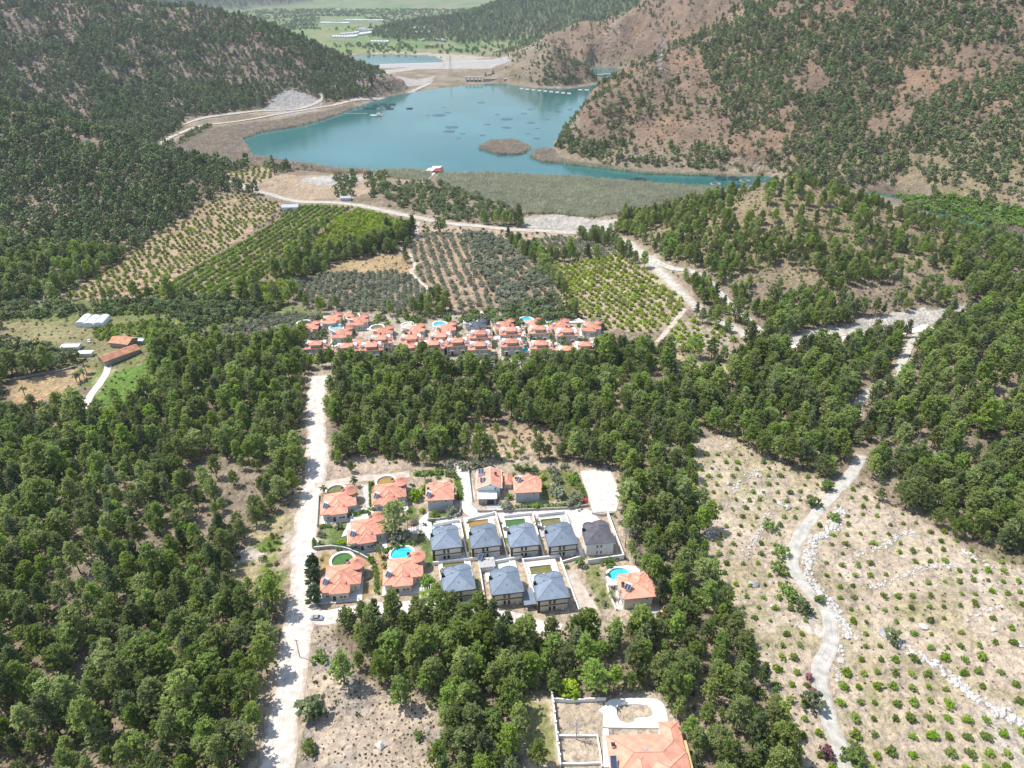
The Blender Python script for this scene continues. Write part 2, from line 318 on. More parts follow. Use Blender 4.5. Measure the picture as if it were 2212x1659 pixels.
# ------------------------------------------------------------------ mesh helpers
class MB:
    def __init__(s): s.v, s.f, s.m, s.t = [], [], [], []
    def add(s, vs, fs, mi=0, tint=0.):
        o = len(s.v); s.v += [tuple(p) for p in vs]; s.f += [tuple(i + o for i in f) for f in fs]; s.m += [mi] * len(fs); s.t += [tint] * len(vs)
        return s
    def prism(s, poly, z0, z1, mi=0, mtop=None):
        n = len(poly); a = sum(poly[i][0] * poly[(i + 1) % n][1] - poly[(i + 1) % n][0] * poly[i][1] for i in range(n))
        if a < 0: poly = poly[::-1]
        s.add([(p[0], p[1], z0) for p in poly] + [(p[0], p[1], z1) for p in poly], [(i, (i + 1) % n, n + (i + 1) % n, n + i) for i in range(n)], mi)
        s.add([(p[0], p[1], z1) for p in poly], [tuple(range(n))], mi if mtop is None else mtop); return s
    def box(s, cx, cy, z0, sx, sy, h, mi=0, a=0.):
        c, n = math.cos(a), math.sin(a)
        q = [(cx + x * c - y * n, cy + x * n + y * c) for x, y in ((-sx / 2, -sy / 2), (sx / 2, -sy / 2), (sx / 2, sy / 2), (-sx / 2, sy / 2))]
        s.add([(x, y, z0) for x, y in q] + [(x, y, z0 + h) for x, y in q], [(0, 1, 5, 4), (1, 2, 6, 5), (2, 3, 7, 6), (3, 0, 4, 7), (4, 5, 6, 7), (3, 2, 1, 0)], mi); return s
    def cyl(s, cx, cy, z0, z1, r0, r1, n=12, mi=0, cap=True):
        s.add([(cx + r0 * math.cos(6.2832 * i / n), cy + r0 * math.sin(6.2832 * i / n), z0) for i in range(n)] + [(cx + r1 * math.cos(6.2832 * i / n), cy + r1 * math.sin(6.2832 * i / n), z1) for i in range(n)],
              [(i, (i + 1) % n, n + (i + 1) % n, n + i) for i in range(n)] + ([tuple(range(n, 2 * n))] if cap else []), mi); return s
    def tube(s, p, q, r, n=5, mi=0, r1=None):
        p, q = Vector(p), Vector(q); d = (q - p).normalized(); e = d.orthogonal().normalized(); g = d.cross(e); r1 = r if r1 is None else r1
        vs = []
        for c, rr in ((p, r), (q, r1)):
            for i in range(n):
                a = 6.2832 * i / n; vs.append(c + (e * math.cos(a) + g * math.sin(a)) * rr)
        s.add(vs, [(i, (i + 1) % n, n + (i + 1) % n, n + i) for i in range(n)] + [tuple(range(n))[::-1], tuple(range(n, 2 * n))], mi); return s
    def hip(s, x0, x1, y0, y1, z, pitch=.42, mi=0, mr=1, cap=.11, gable=False):
        W, D = x1 - x0, y1 - y0; r = min(W, D) / 2; zt = z + r * pitch
        cx, cy = (x0 + x1) / 2, (y0 + y1) / 2; g = 0 if gable else r
        if W >= D: a, b = (x0 + g, cy, zt), (x1 - g, cy, zt)
        else: a, b = (cx, y0 + g, zt), (cx, y1 - g, zt)
        if abs(W - D) < .02 and not gable: b = (a[0] + .02, a[1], a[2])
        e = [(x0, y0, z), (x1, y0, z), (x1, y1, z), (x0, y1, z)]
        if W >= D: fs = [(0, 1, 5, 4), (1, 2, 5), (2, 3, 4, 5), (3, 0, 4)]; hp = [(0, 4), (3, 4), (1, 5), (2, 5), (4, 5)]
        else: fs = [(0, 1, 4), (1, 2, 5, 4), (2, 3, 5), (3, 0, 4, 5)]; hp = [(0, 4), (1, 4), (2, 5), (3, 5), (4, 5)]
        vs = e + [a, b]; s.add(vs, fs, mi)
        el = [(x, y, z - .2) for x, y, _ in e]
        s.add(e + el, [(4, 5, 1, 0), (5, 6, 2, 1), (6, 7, 3, 2), (7, 4, 0, 3), (7, 6, 5, 4)], mr if mr is not None else mi)
        if cap:
            for i, j in hp:
                if (Vector(vs[i]) - Vector(vs[j])).length > .3: s.tube(vs[i], vs[j], cap, 4, mr)
        return s
    def build(s, name, mats, parent=None, smooth=False, uv=False, tint=False):
        me = bpy.data.meshes.new(name); me.from_pydata(s.v, [], s.f)
        for m in (mats if isinstance(mats, (list, tuple)) else [mats]): me.materials.append(m)
        if any(s.m): me.polygons.foreach_set('material_index', s.m)
        if uv:
            ul = me.uv_layers.new(name='UVMap'); zz = Vector((0, 0, 1))
            for p in me.polygons:
                n = p.normal; e = zz.cross(n)
                e = e.normalized() if e.length > 1e-3 else Vector((1, 0, 0)); g = n.cross(e)
                for li in p.loop_indices:
                    c = me.vertices[me.loops[li].vertex_index].co; ul.data[li].uv = (c.dot(e) + 50, c.dot(g) + 50)
        if tint:
            a = me.attributes.new('tint', 'FLOAT', 'POINT'); a.data.foreach_set('value', s.t)
        if smooth: me.polygons.foreach_set('use_smooth', [True] * len(me.polygons))
        return obj(name, me, parent)
def obj(name, me, parent=None, loc=None, rz=0., scl=None):
    o = bpy.data.objects.new(name, me); col.objects.link(o)
    if parent is not None: o.parent = parent
    if loc is not None: o.location = loc
    if rz: o.rotation_euler.z = rz
    if scl is not None: o.scale = scl if hasattr(scl, '__len__') else (scl,) * 3
    return o
def tag(o, label=None, cat=None, group=None, kind=None):
    if label: o['label'] = label
    if cat: o['category'] = cat
    if group: o['group'] = group
    if kind: o['kind'] = kind
    return o
def empty(name, loc, rz=0., scl=1.): 
    o = obj(name, None, None, loc, rz, scl); o.empty_display_size = .5; return o
KIDS = {}
def copy_tree(o, loc, rz, label=None, group=None, scl=None):
    c = o.copy(); col.objects.link(c); c.location = loc; c.rotation_euler.z = rz
    if scl: c.scale = (scl,) * 3
    if label: c['label'] = label
    if group: c['group'] = group
    for k in o.children:
        d = k.copy(); col.objects.link(d); d.parent = c
        for g in k.children:
            e = g.copy(); col.objects.link(e); e.parent = d
    return c
# ================================================================== the ground
def axis(lo, hi, segs):
    out = [segs[0][0]]
    for a, b, st in segs:
        n = max(1, round((b - a) / st)); out += list(np.linspace(a, b, n + 1)[1:])
    while out[-1] < hi: out.append(out[-1] + max(6, (out[-1] - out[-2]) * 1.045))
    st = out[1] - out[0]; pre = []
    x = out[0]
    while x > lo: st = max(6, st * 1.045) if lo < -1000 else st * 1.2; x -= st; pre.append(x)
    return np.array(pre[::-1] + out)
AX = axis(-6500, 6500, [(-420, -150, 3.2), (-150, 110, 1.5), (110, 480, 3.2)])
AY = axis(20, 8200, [(90, 320, 1.5), (320, 520, 2.4), (520, 900, 4), (900, 1800, 7)])
TX, TY = np.meshgrid(AX, AY); TX = TX.ravel(); TY = TY.ravel()
TZ = H(TX, TY)
TG = TZ.reshape(len(AY), len(AX))
def HF(x, y):
    i = np.clip(np.searchsorted(AX, x) - 1, 0, len(AX) - 2); j = np.clip(np.searchsorted(AY, y) - 1, 0, len(AY) - 2)
    a = np.clip((x - AX[i]) / (AX[i + 1] - AX[i]), 0, 1); b = np.clip((y - AY[j]) / (AY[j + 1] - AY[j]), 0, 1)
    return (TG[j, i] * (1 - a) + TG[j, i + 1] * a) * (1 - b) + (TG[j + 1, i] * (1 - a) + TG[j + 1, i + 1] * a) * b
wx = TX + (fbm(TX / 9, TY / 9, 31, 3) - .5) * 9; wy = TY + (fbm(TX / 9, TY / 9, 41, 3) - .5) * 9
fx, fy = TX + (wx - TX) * .35, TY + (wy - TY) * .35
C = np.zeros((len(TX), 3))
def lerp(m, c):
    m = np.asarray(m, float)[:, None]; C[:] = C * (1 - m) + np.array(c) * m
C[:] = (.30, .245, .185)
n1 = fbm(TX / 40, TY / 40, 5); n2 = fbm(TX / 13, TY / 13, 15)
lerp(sstep(.45, .65, n1) * .8, (.40, .33, .25)); lerp(sstep(.55, .72, n2) * .6, (.20, .19, .10))
leftm = sstep(3, 25, TZ) * (TX < -200); rightm = sstep(3, 25, TZ) * (TX > 90) * (TY > 800); midm = sstep(3, 20, TZ) * (TX > 90) * (TY < 800) * (TY > 440)
lerp(leftm, (.28, .225, .185)); lerp(leftm * sstep(.5, .7, n1), (.36, .27, .215))
lerp(rightm, (.255, .19, .14)); lerp(rightm * sstep(.5, .68, n1), (.31, .215, .15)); lerp(rightm * sstep(.6, .74, n2) * .6, (.22, .15, .12))
lerp(midm, (.31, .255, .165)); lerp(midm * sstep(.55, .7, n2) * .6, (.28, .25, .12))
# far valley floor: strips of fields
va = sstep(2150, 2350, TY) * (1 - sstep(3, 30, TZ))
ci = np.floor((TX + .25 * TY) / 95 + .4 * np.floor(TY / 190)); cj = np.floor((TY - .2 * TX) / 190)
cellr = hsh(ci, cj, 77)
vc = np.stack([np.interp(cellr, [0, .3, .6, .8, 1], a) for a in ([.17, .21, .25, .34, .19], [.26, .30, .32, .31, .27], [.10, .12, .135, .2, .11])], 1)
C[:] = C * (1 - va[:, None]) + vc * va[:, None]
farm = sstep(2300, 3000, TY) * sstep(5, 40, TZ); lerp(farm, (.13, .165, .085))
# near slope and fields
def zone(pl, c, soft=False, a=1.):
    x, y = (wx, wy) if soft else (fx, fy)
    q = np.array(pl); m = (x > q[:, 0].min()) & (x < q[:, 0].max()) & (y > q[:, 1].min()) & (y < q[:, 1].max())
    r = np.zeros(len(x)); r[m] = inpoly(x[m], y[m], pl); lerp(r * a, c); return r
tri = lambda a, b, n: tuple(np.array(a) * (1 - n) + np.array(b) * n)
for pl, c in ((ZL1, (.46, .34, .24)), (ZL2, (.34, .28, .18)), (ZL3, (.22, .26, .08)), (ZL4, (.22, .28, .06)), (ZO1, (.44, .33, .24)), (ZO2, (.33, .28, .21)), (ZO3, (.3, .27, .2)), (ZO4, (.5, .39, .29)),
              (ZR, (.50, .40, .30)), (ZR2, (.45, .39, .3)), (ZS, (.3, .25, .17)), (ZS2, (.2, .25, .08)), (ZK, (.46, .35, .25)), (ZF1, (.47, .35, .21)), (ZF2, (.27, .27, .13)), (ZBARE, (.46, .36, .26)), (ZSTRIP, (.50, .39, .30)), (ZGRASS, (.46, .34, .2))):
    zone(pl, c, True)
zo = zone(ZORCH, (.55, .46, .36), True)
lerp(zo * sstep(.48, .66, n2), (.47, .40, .27)); lerp(zo * sstep(.56, .7, fbm(TX / 22, TY / 22, 51)), (.60, .53, .46)); lerp(zo * sstep(.6, .72, fbm(TX / 7, TY / 7, 52)) * .55, (.30, .30, .14))
zd = zone(ZDRY, (.52, .43, .34), True); lerp(zd * sstep(.42, .58, fbm(TX / 18, TY / 18, 61)), (.40, .36, .32)); lerp(zd * sstep(.56, .7, fbm(TX / 8, TY / 8, 62)), (.62, .50, .39))
zone(ZMAN, (.56, .47, .37), True); zone(ZFAR, (.5, .44, .36), True); zone(ZV, (.52, .43, .33), True)
zone(ZCLR1, (.48, .37, .26), True); z2 = zone(ZCLR2, (.42, .36, .22), True); lerp(z2 * sstep(.5, .6, fbm(TX / 8, TY / 8, 66)), (.18, .24, .06)); lerp(z2 * sstep(.58, .66, fbm(TX / 10, TY / 10, 67)), (.62, .56, .5))
zone(ZCLR3, (.52, .42, .34), True); zone(ZCLR4, (.50, .42, .26), True); zone(ZGV, (.15, .25, .055), True)
zone(ZCUT, (.55, .52, .48), True); zone(ZGRAV, (.50, .47, .43)); zone(ZROCK, (.40, .39, .38)); zone(ZREED, (.30, .27, .18)); zone(ZREED2, (.32, .28, .2)); zone(ZREED3, (.32, .28, .2))
zone(Z((690, 112), (760, 160), (850, 150), (1000, 130), (1110, 128), (1060, 148), (900, 150), (830, 160), flat=True), (.50, .48, .45))
zone(Z((740, 118), (850, 112), (1000, 118), (1060, 125), (960, 135), (940, 120), (850, 115), flat=True), (.5, .46, .38))
zone(WP([(640, 388), (700, 380), (790, 382), (770, 395), (690, 402)]), (.52, .5, .48))
zone(WP([(690, 215), (760, 200), (860, 165), (900, 172), (940, 165), (930, 182), (840, 193), (760, 212)], True), (.46, .44, .42))
for q in ([(1300, 90), (1330, 40), (1345, 45), (1325, 110), (1315, 128)], [(1570, 40), (1640, 15), (1660, 35), (1590, 60)]): zone(WP(q), (.42, .33, .26), True, .6)
for q in ([(120, 60), (200, 70), (330, 60), (430, 78), (330, 85), (150, 90)], [(430, 55), (480, 62), (520, 90), (450, 85)], [(10, 290), (120, 320), (150, 370), (60, 350)], [(225, 255), (280, 250), (310, 275), (250, 300)]): zone(WP(q), (.33, .25, .205), True, .8)
zone(Z((0, 662), (130, 648), (290, 650), (480, 655), (640, 658), (700, 684), (600, 684), (400, 748), (370, 700), (0, 700)), (.21, .24, .095), True); zone(Z((0, 700), (200, 690), (370, 690), (330, 740), (320, 790), (250, 800), (120, 800), (0, 790)), (.27, .265, .125), True, .8); zone(ZF1, (.47, .35, .21), True); zone(ZF2, (.33, .30, .16), True)
# village gardens
LAWN = [(c1(160, 800), c1(460, 690), c1(500, 1000), c1(300, 985), c1(120, 1000)), (c1(710, 250), c1(1000, 235), c1(1000, 300), c1(800, 330), c1(780, 520), c1(740, 540)), (c1(1100, 540), c1(1210, 520), c1(1230, 700), c1(1120, 700)),
        (c1(1180, 880), c1(1390, 880), c1(1400, 1150), c1(1330, 1200), c1(1200, 900)), (c1(1740, 740), c1(1830, 740), c1(1850, 1110), c1(1770, 1110)), (c1(1460, 1590), c1(1930, 1580), c1(1880, 1330), c1(1470, 1330)),
        (c2(460, 700), c2(550, 690), c2(600, 900), c2(600, 1090), c2(530, 1080)), (c2(900, 140), c2(1250, 140), c2(1400, 460), c2(950, 480), c2(890, 330)), (c1(1340, 590), c1(1640, 590), c1(1640, 640), c1(1350, 680)), (c2(780, 1200), c2(870, 1300), c2(840, 1400), c2(780, 1400)),
        (c2(1380, 1150), c2(1560, 1180), c2(1640, 1500), c2(1700, 1659), c2(1560, 1659), c2(1420, 1350)), (cB(1380, 1240), cB(1530, 1240), cB(1570, 1600), cB(1360, 1600))]
for i, q in enumerate(LAWN): zone(WP(q), [(.12, .19, .045), (.2, .22, .07), (.13, .2, .05)][i % 3] if i not in (10, 11) else (.26, .27, .11), False, .9)
DRYG = [(c1(150, 440), c1(260, 420), c1(240, 690), c1(140, 760)), (c1(180, 1020), c1(560, 1030), c1(740, 1150), c1(740, 1500), c1(620, 1550), c1(180, 1550)), (c1(800, 1080), c1(960, 1050), c1(960, 1500), c1(800, 1480)), (c2(150, 220), c2(220, 350), c2(240, 520), c2(170, 520))]
for q in DRYG: zone(WP(q), (.42, .31, .16), True)
for k in RW:
    if k in ('village_lane', 'quarry_road'): continue
    wd_, pp = RW[k]; q_ = np.array(pp); m_ = (TX > q_[:, 0].min() - 15) & (TX < q_[:, 0].max() + 15) & (TY > q_[:, 1].min() - 15) & (TY < q_[:, 1].max() + 15); dd = np.full(len(TX), 99.); dd[m_] = dpoly(wx[m_], wy[m_], pp); lerp((1 - sstep(wd_ * .4, wd_ * .95, dd)) * .85, (.50, .41, .32))
C *= np.array([.84, .815, .775])
me = bpy.data.meshes.new('ground'); nx, ny = len(AX), len(AY)
ii = (np.arange(ny - 1)[:, None] * nx + np.arange(nx - 1)[None, :]).ravel()
fc = np.stack([ii, ii + 1, ii + 1 + nx, ii + nx], 1).astype(np.int32)
me.vertices.add(len(TX)); me.vertices.foreach_set('co', np.stack([TX, TY, TZ], 1).astype(np.float32).ravel())
me.loops.add(fc.size); me.loops.foreach_set('vertex_index', fc.ravel()); me.polygons.add(len(fc))
me.polygons.foreach_set('loop_start', np.arange(0, fc.size, 4, dtype=np.int32)); me.update(calc_edges=True)
me.polygons.foreach_set('use_smooth', np.ones(len(fc), bool))
ca = me.color_attributes.new('ground', 'FLOAT_COLOR', 'POINT'); ca.data.foreach_set('color', np.concatenate([C, np.ones((len(C), 1))], 1).astype(np.float32).ravel())
m, N, L, b = mk('ground_soil'); b.inputs['Roughness'].default_value = .95; b.inputs['Specular IOR Level'].default_value = .1
at = N.new('ShaderNodeAttribute'); at.attribute_name = 'ground'
f1 = mrange(N, L, noise(N, L, .055, 6), .3, .7, .82, 1.18); f2 = mrange(N, L, noise(N, L, .55, 6), .3, .7, .72, 1.26); f3 = mrange(N, L, noise(N, L, 1.9, 3), .56, .68, 1, .55)
L.new(mul(N, L, mul(N, L, mul(N, L, at.outputs['Color'], f1), f2), f3), b.inputs['Base Color'])
bump(N, L, b, noise(N, L, .16, 10), 5.0, .9); me.materials.append(m)
tag(obj('ground', me), kind='structure')
# ------------------------------------------------------------------ water
def sheet(name, poly, z, mat, kind='structure'):
    mb = MB(); a = np.array(poly); x0, x1, y0, y1 = a[:, 0].min() - 25, a[:, 0].max() + 25, a[:, 1].min() - 25, a[:, 1].max() + 25
    mb.add([(x0, y0, z), (x1, y0, z), (x1, y1, z), (x0, y1, z)], [(0, 1, 2, 3)])
    return tag(mb.build(name, mat), kind=kind)
def water_mat(name, ca_, cb_, cc_):
    m, N, L, b = mk(name); b.inputs['Roughness'].default_value = .12; b.inputs['Specular IOR Level'].default_value = .4
    n = mrange(N, L, noise(N, L, .006, 3), .38, .62, 0, 1); n2_ = mrange(N, L, noise(N, L, .013, 4), .5, .72, 0, .7)
    L.new(mix(N, L, n2_, mix(N, L, n, ca_, cb_), cc_), b.inputs['Base Color'])
    bump(N, L, b, noise(N, L, .5, 4), .06, .6); return m
MT['lake'] = water_mat('lake_water', (.018, .115, .11), (.038, .155, .15), (.015, .11, .085))
sheet('lake', LAKE, -1.5, MT['lake']); sheet('pond', POND, -1.5, MT['lake'])
sheet('river', RIVER, -1.5, water_mat('river_water', (.03, .15, .11), (.04, .18, .13), (.03, .12, .09)))
# ------------------------------------------------------------------ roads
def spline(pts, n=8):
    p = np.array(pts)[:, :2]; p = np.vstack([2 * p[0] - p[1], p, 2 * p[-1] - p[-2]]); out = []
    for i in range(1, len(p) - 2):
        for t in np.linspace(0, 1, n, endpoint=False):
            a, b_, c, d = p[i - 1], p[i], p[i + 1], p[i + 2]
            out.append(.5 * (2 * b_ + (c - a) * t + (2 * a - 5 * b_ + 4 * c - d) * t * t + (3 * b_ - 3 * c + d - a) * t ** 3))
    out.append(p[-2]); return np.array(out)
def road_mat(name, c, c2_, half=4.6):
    m, N, L, b = mk(name); b.inputs['Roughness'].default_value = .95; b.inputs['Specular IOR Level'].default_value = .1
    uv = N.new('ShaderNodeUVMap'); mp = N.new('ShaderNodeMapping'); mp.inputs['Scale'].default_value = (5, .05, 1); L.new(uv.outputs[0], mp.inputs[0])
    st = mrange(N, L, noise(N, L, 1.4, 4, mp.outputs[0]), .40, .60, 0, 1)
    f = mrange(N, L, noise(N, L, .35, 8), .3, .7, .74, 1.2)
    sp = N.new('ShaderNodeSeparateXYZ'); L.new(uv.outputs[0], sp.inputs[0]); ab = N.new('ShaderNodeMath'); ab.operation = 'ABSOLUTE'; L.new(sp.outputs[0], ab.inputs[0])
    ad = N.new('ShaderNodeMath'); ad.operation = 'ADD'; L.new(ab.outputs[0], ad.inputs[0]); L.new(mrange(N, L, noise(N, L, .9, 6), .3, .7, -1.0, 1.0), ad.inputs[1])
    eg = mrange(N, L, ad.outputs[0], half * .7, half * 1.1, 0, .8)
    L.new(mul(N, L, mix(N, L, eg, mix(N, L, st, c, c2_), (.42, .33, .245)), f), b.inputs['Base Color']); bump(N, L, b, noise(N, L, 2, 5), .12); return m
MT['road'] = road_mat('pale_dirt', (.56, .49, .425), (.72, .655, .59)); MT['road2'] = road_mat('grey_gravel', (.40, .375, .325), (.55, .52, .46), 2.8); MT['road3'] = road_mat('tan_dirt', (.48, .40, .32), (.56, .48, .40), 2.4)
RMAT = {'gravel_road': 'road2', 'lake_road': 'road2', 'shore_road': 'road2', 'quarry_track': 'road2', 'quarry_road': 'road', 'grove_track': 'road3', 'orchard_track': 'road3', 'field_track': 'road3', 'hillside_track': 'road2', 'forest_road': 'road2', 'upper_lane': 'road3'}
RC = {}
for k, (wd, pts) in RW.items():
    p = spline(pts, 16); RC[k] = (wd, p)
    tng = np.gradient(p, axis=0); tng /= np.linalg.norm(tng, axis=1)[:, None]; nrm = np.stack([-tng[:, 1], tng[:, 0]], 1)
    dist = float(np.median(p[:, 1])); lift = .08 + dist * .00035 + (.25 if k in ('hillside_track', 'quarry_track', 'forest_road', 'shore_road', 'quarry_road') else 0)
    lift += .004 * list(RW).index(k)
    seg = np.concatenate([[0], np.cumsum(np.linalg.norm(np.diff(p, axis=0), axis=1))])
    ks = np.linspace(-1, 1, 9); vs = []; uvs = []
    for i in range(len(p)):
        ww = wd / 2 * (1 + .22 * (2 * vn(np.array(seg[i] / 5.), np.array(3.3), 5) - 1)); ww2 = wd / 2 * (1 + .22 * (2 * vn(np.array(seg[i] / 5.5), np.array(9.3), 6) - 1))
        for q in ks:
            e = p[i] + nrm[i] * q * (ww if q > 0 else ww2); vs.append((e[0], e[1])); uvs.append((q * wd / 2, seg[i]))
    va_ = np.array(vs); zz = H(va_[:, 0], va_[:, 1]) + lift - .10 * (np.abs(np.tile(ks, len(p))) > .99)
    me = bpy.data.meshes.new(k); nk = len(ks)
    fs = [(i * nk + j, i * nk + j + 1, (i + 1) * nk + j + 1, (i + 1) * nk + j) for i in range(len(p) - 1) for j in range(nk - 1)]
    me.from_pydata([(a, b_, c) for (a, b_), c in zip(vs, zz)], [], fs); me.materials.append(MT[RMAT.get(k, 'road')])
    ul = me.uv_layers.new(name='UVMap'); ul.data.foreach_set('uv', np.array([uvs[l.vertex_index] for l in me.loops]).ravel())
    if me.polygons[0].normal.z < 0: me.flip_normals()
    tag(obj(k, me), kind='structure')
def patch(name, pts, mat, z=.05, kind='structure', thick=.6, label=None, cat=None):
    w_ = WP(pts); c = np.mean(np.array(w_)[:, :2], 0); zb = max(HZ(p[0], p[1]) for p in w_) 
    mb = MB(); mb.prism([(p[0] - c[0], p[1] - c[1]) for p in w_], -thick, z)
    o = mb.build(name, mat); o.location = (c[0], c[1], zb); return tag(o, label, cat, None, kind)
# ================================================================== vegetation
def oct_blob(mb, c, r, st, tint, rd):
    ax = [(1, 0, 0), (0, 1, 0), (-1, 0, 0), (0, -1, 0), (0, 0, 1), (0, 0, -1)]
    a = rd.uniform(0, 1.57); ca_, sa = math.cos(a), math.sin(a); vs = []
    for x, y, z in ax:
        k = r * rd.uniform(.7, 1.3); x, y = x * ca_ - y * sa, x * sa + y * ca_
        vs.append((c[0] + (x + rd.uniform(-.25, .25)) * k, c[1] + (y + rd.uniform(-.25, .25)) * k, c[2] + (z + rd.uniform(-.2, .2)) * k * st))
    mb.add(vs, [(0, 1, 4), (1, 2, 4), (2, 3, 4), (3, 0, 4), (1, 0, 5), (2, 1, 5), (3, 2, 5), (0, 3, 5)], 0, tint)
def leaf_tuft(mb, c, r, n, tint, rd, up=.4):
    for _ in range(n):
        d = Vector((rd.gauss(0, 1), rd.gauss(0, 1), rd.gauss(up, .8))).normalized(); e = d.orthogonal().normalized()
        q = Vector(c); L_ = r * rd.uniform(.7, 1.25); w_ = L_ * rd.uniform(.2, .34); g = d.cross(e); a = rd.uniform(0, 6.28); s = e * math.cos(a) + g * math.sin(a)
        mb.add([q + s * w_ * .3, q + d * L_ * .55 + s * w_, q + d * L_, q + d * L_ * .5 - s * w_], [(0, 1, 2, 3)], 0, tint)
def pine(seed, h=11., rw=3.3, base=.22, nb=30, tf=7, tr=.55, mat='pine', conic=.5, trunk=True, solid=False):
    rd = random.Random(seed); mb = MB(); tb = MB(); lean = (rd.uniform(-.5, .5), rd.uniform(-.5, .5))
    pos = lambda f: Vector((lean[0] * f, lean[1] * f, h * f))
    if trunk:
        for i in range(4): tb.tube(pos(i * .23) - Vector((0, 0, .3 if i == 0 else 0)), pos((i + 1) * .23), .2 * (1 - i * .22) + .03, 6, 0, .2 * (1 - (i + 1) * .22) + .03)
    lob = [rd.uniform(.75, 1.2) for _ in range(7)]
    for i in range(nb):
        f = base + (1 - base) * (i + rd.random()) / nb; a = i * 2.4 + rd.uniform(-.5, .5)
        k = (f - base) / (1 - base); env = (1 - conic) * math.sqrt(max(.03, 1 - (2 * k - .75) ** 2 / 1.6)) + conic * (1 - k) ** .7
        Lb = rw * env * lob[int(a * 7 / 6.2832) % 7] * rd.uniform(.8, 1.15) + .25
        s = pos(f * .93); e = s + Vector((math.cos(a) * Lb, math.sin(a) * Lb, Lb * rd.uniform(.3, .75)))
        if trunk and i % 2 == 0: tb.tube(s, s.lerp(e, .8), .06, 3, 0, .025)
        bt = rd.uniform(-.12, .12)
        n = max(2, int(tf * (.4 + .6 * Lb / rw)))
        for j in range(n):
            t = .35 + .65 * (j + rd.random()) / n
            c = s.lerp(e, t) + Vector((rd.gauss(0, .22), rd.gauss(0, .22), rd.gauss(.12, .2))) * (h / 11)
            ti = min(1, max(0, .5 + bt + rd.gauss(0, .22))); r_ = tr * rd.uniform(.7, 1.25) * (h / 11) ** .5
            if solid: oct_blob(mb, c, r_, 1.1, ti, rd)
            else: oct_blob(mb, c, r_ * .5, 1.3, ti * .8, rd); leaf_tuft(mb, c, r_ * 1.35, 10, ti, rd, .9)
    cm = mb.build('crown', FO[mat], tint=True); me = cm.data; bpy.data.objects.remove(cm)
    tm = None
    if trunk: t_ = tb.build('trunk', MT['bark']); tm = t_.data; bpy.data.objects.remove(t_)
    return me, tm
def bush(seed, r=1.5, hz=1.0, n=60, tr=.4, mat='citrus', lobes=5, fine=5, lift=.15):
    rd = random.Random(seed); mb = MB(); lb = [(rd.uniform(-.45, .45) * r, rd.uniform(-.45, .45) * r, rd.uniform(.35, .75) * r * hz, rd.uniform(.5, .75) * r) for _ in range(lobes)]
    for i in range(n):
        x, y, z, q = lb[i % lobes]; d = Vector((rd.gauss(0, 1), rd.gauss(0, 1), rd.gauss(.35, 1))).normalized()
        c = Vector((x + d.x * q, y + d.y * q, max(.12 * r, z + d.z * q * hz) + lift * r)); ti = min(1, max(0, .5 + rd.gauss(0, .25)))
        oct_blob(mb, c, tr * .7 * rd.uniform(.7, 1.3), .9, ti * .85, rd)
        if fine: leaf_tuft(mb, c, tr * 1.1, fine, ti, rd, .5)
    o = mb.build('bush', FO[mat], tint=True); me = o.data; bpy.data.objects.remove(o); return me
PINES = [pine(100 + i, 11.5 + (i % 3), 2.7 + .35 * (i % 4), .14 + .05 * (i % 3), 58, 8, .37, ('pine', 'pine', 'pine3', 'pine', 'pine2', 'pine3', 'pine')[i], (.55, .8, .65, .4, .95, .75, .6)[i]) for i in range(7)]
FPINES = [pine(200 + i, 10 + i % 3, 3.2, .12, 16, 3, .95, 'pine2', .45, False, True)[0] for i in range(5)]
BUSH = {k: [bush(300 + 10 * j + i, *a) for i in range(4)] for j, (k, a) in enumerate({
 'citrus': (1.4, 1.0, 55, .42, 'citrus', 5, 5), 'grove': (1.9, .85, 42, .62, 'citrus', 4, 3), 'lime': (1.8, .95, 42, .6, 'lime', 5, 3), 'olive': (2.2, .95, 46, .66, 'olive', 6, 3),
 'maquis': (2.0, 1.0, 46, .6, 'broad', 5, 4), 'scrub': (.9, .7, 16, .36, 'scrub', 3, 2), 'dark': (2.6, 1.1, 40, .8, 'pine2', 5, 2), 'hedge': (1.0, 1.1, 26, .42, 'broad', 4, 4), 'far': (3.0, .95, 16, 1.3, 'pine2', 5, 1)}.items())}
ca_ = MB(); rd = random.Random(4)
def reed_mesh(mat, n=26, hh=3.2, rr=2.6, seed=1):
    rd = random.Random(seed); mb = MB()
    for _ in range(n):
        x, y = rd.gauss(0, rr * .5), rd.gauss(0, rr * .5); a = rd.uniform(0, 3.14); h_ = hh * rd.uniform(.6, 1.1); lx, ly = rd.gauss(0, 1.1), rd.gauss(0, 1.1); w_ = rd.uniform(.18, .4); t = rd.random()
        mb.add([(x - math.cos(a) * w_, y - math.sin(a) * w_, -.3), (x + math.cos(a) * w_, y + math.sin(a) * w_, -.3), (x + lx + math.cos(a) * w_ * .5, y + ly + math.sin(a) * w_ * .5, h_ * .8), (x + lx * 1.4, y + ly * 1.4, h_)], [(0, 1, 2), (0, 2, 3)], 0, t)
    o = mb.build('reeds', FO[mat], tint=True); me = o.data; bpy.data.objects.remove(o); return me
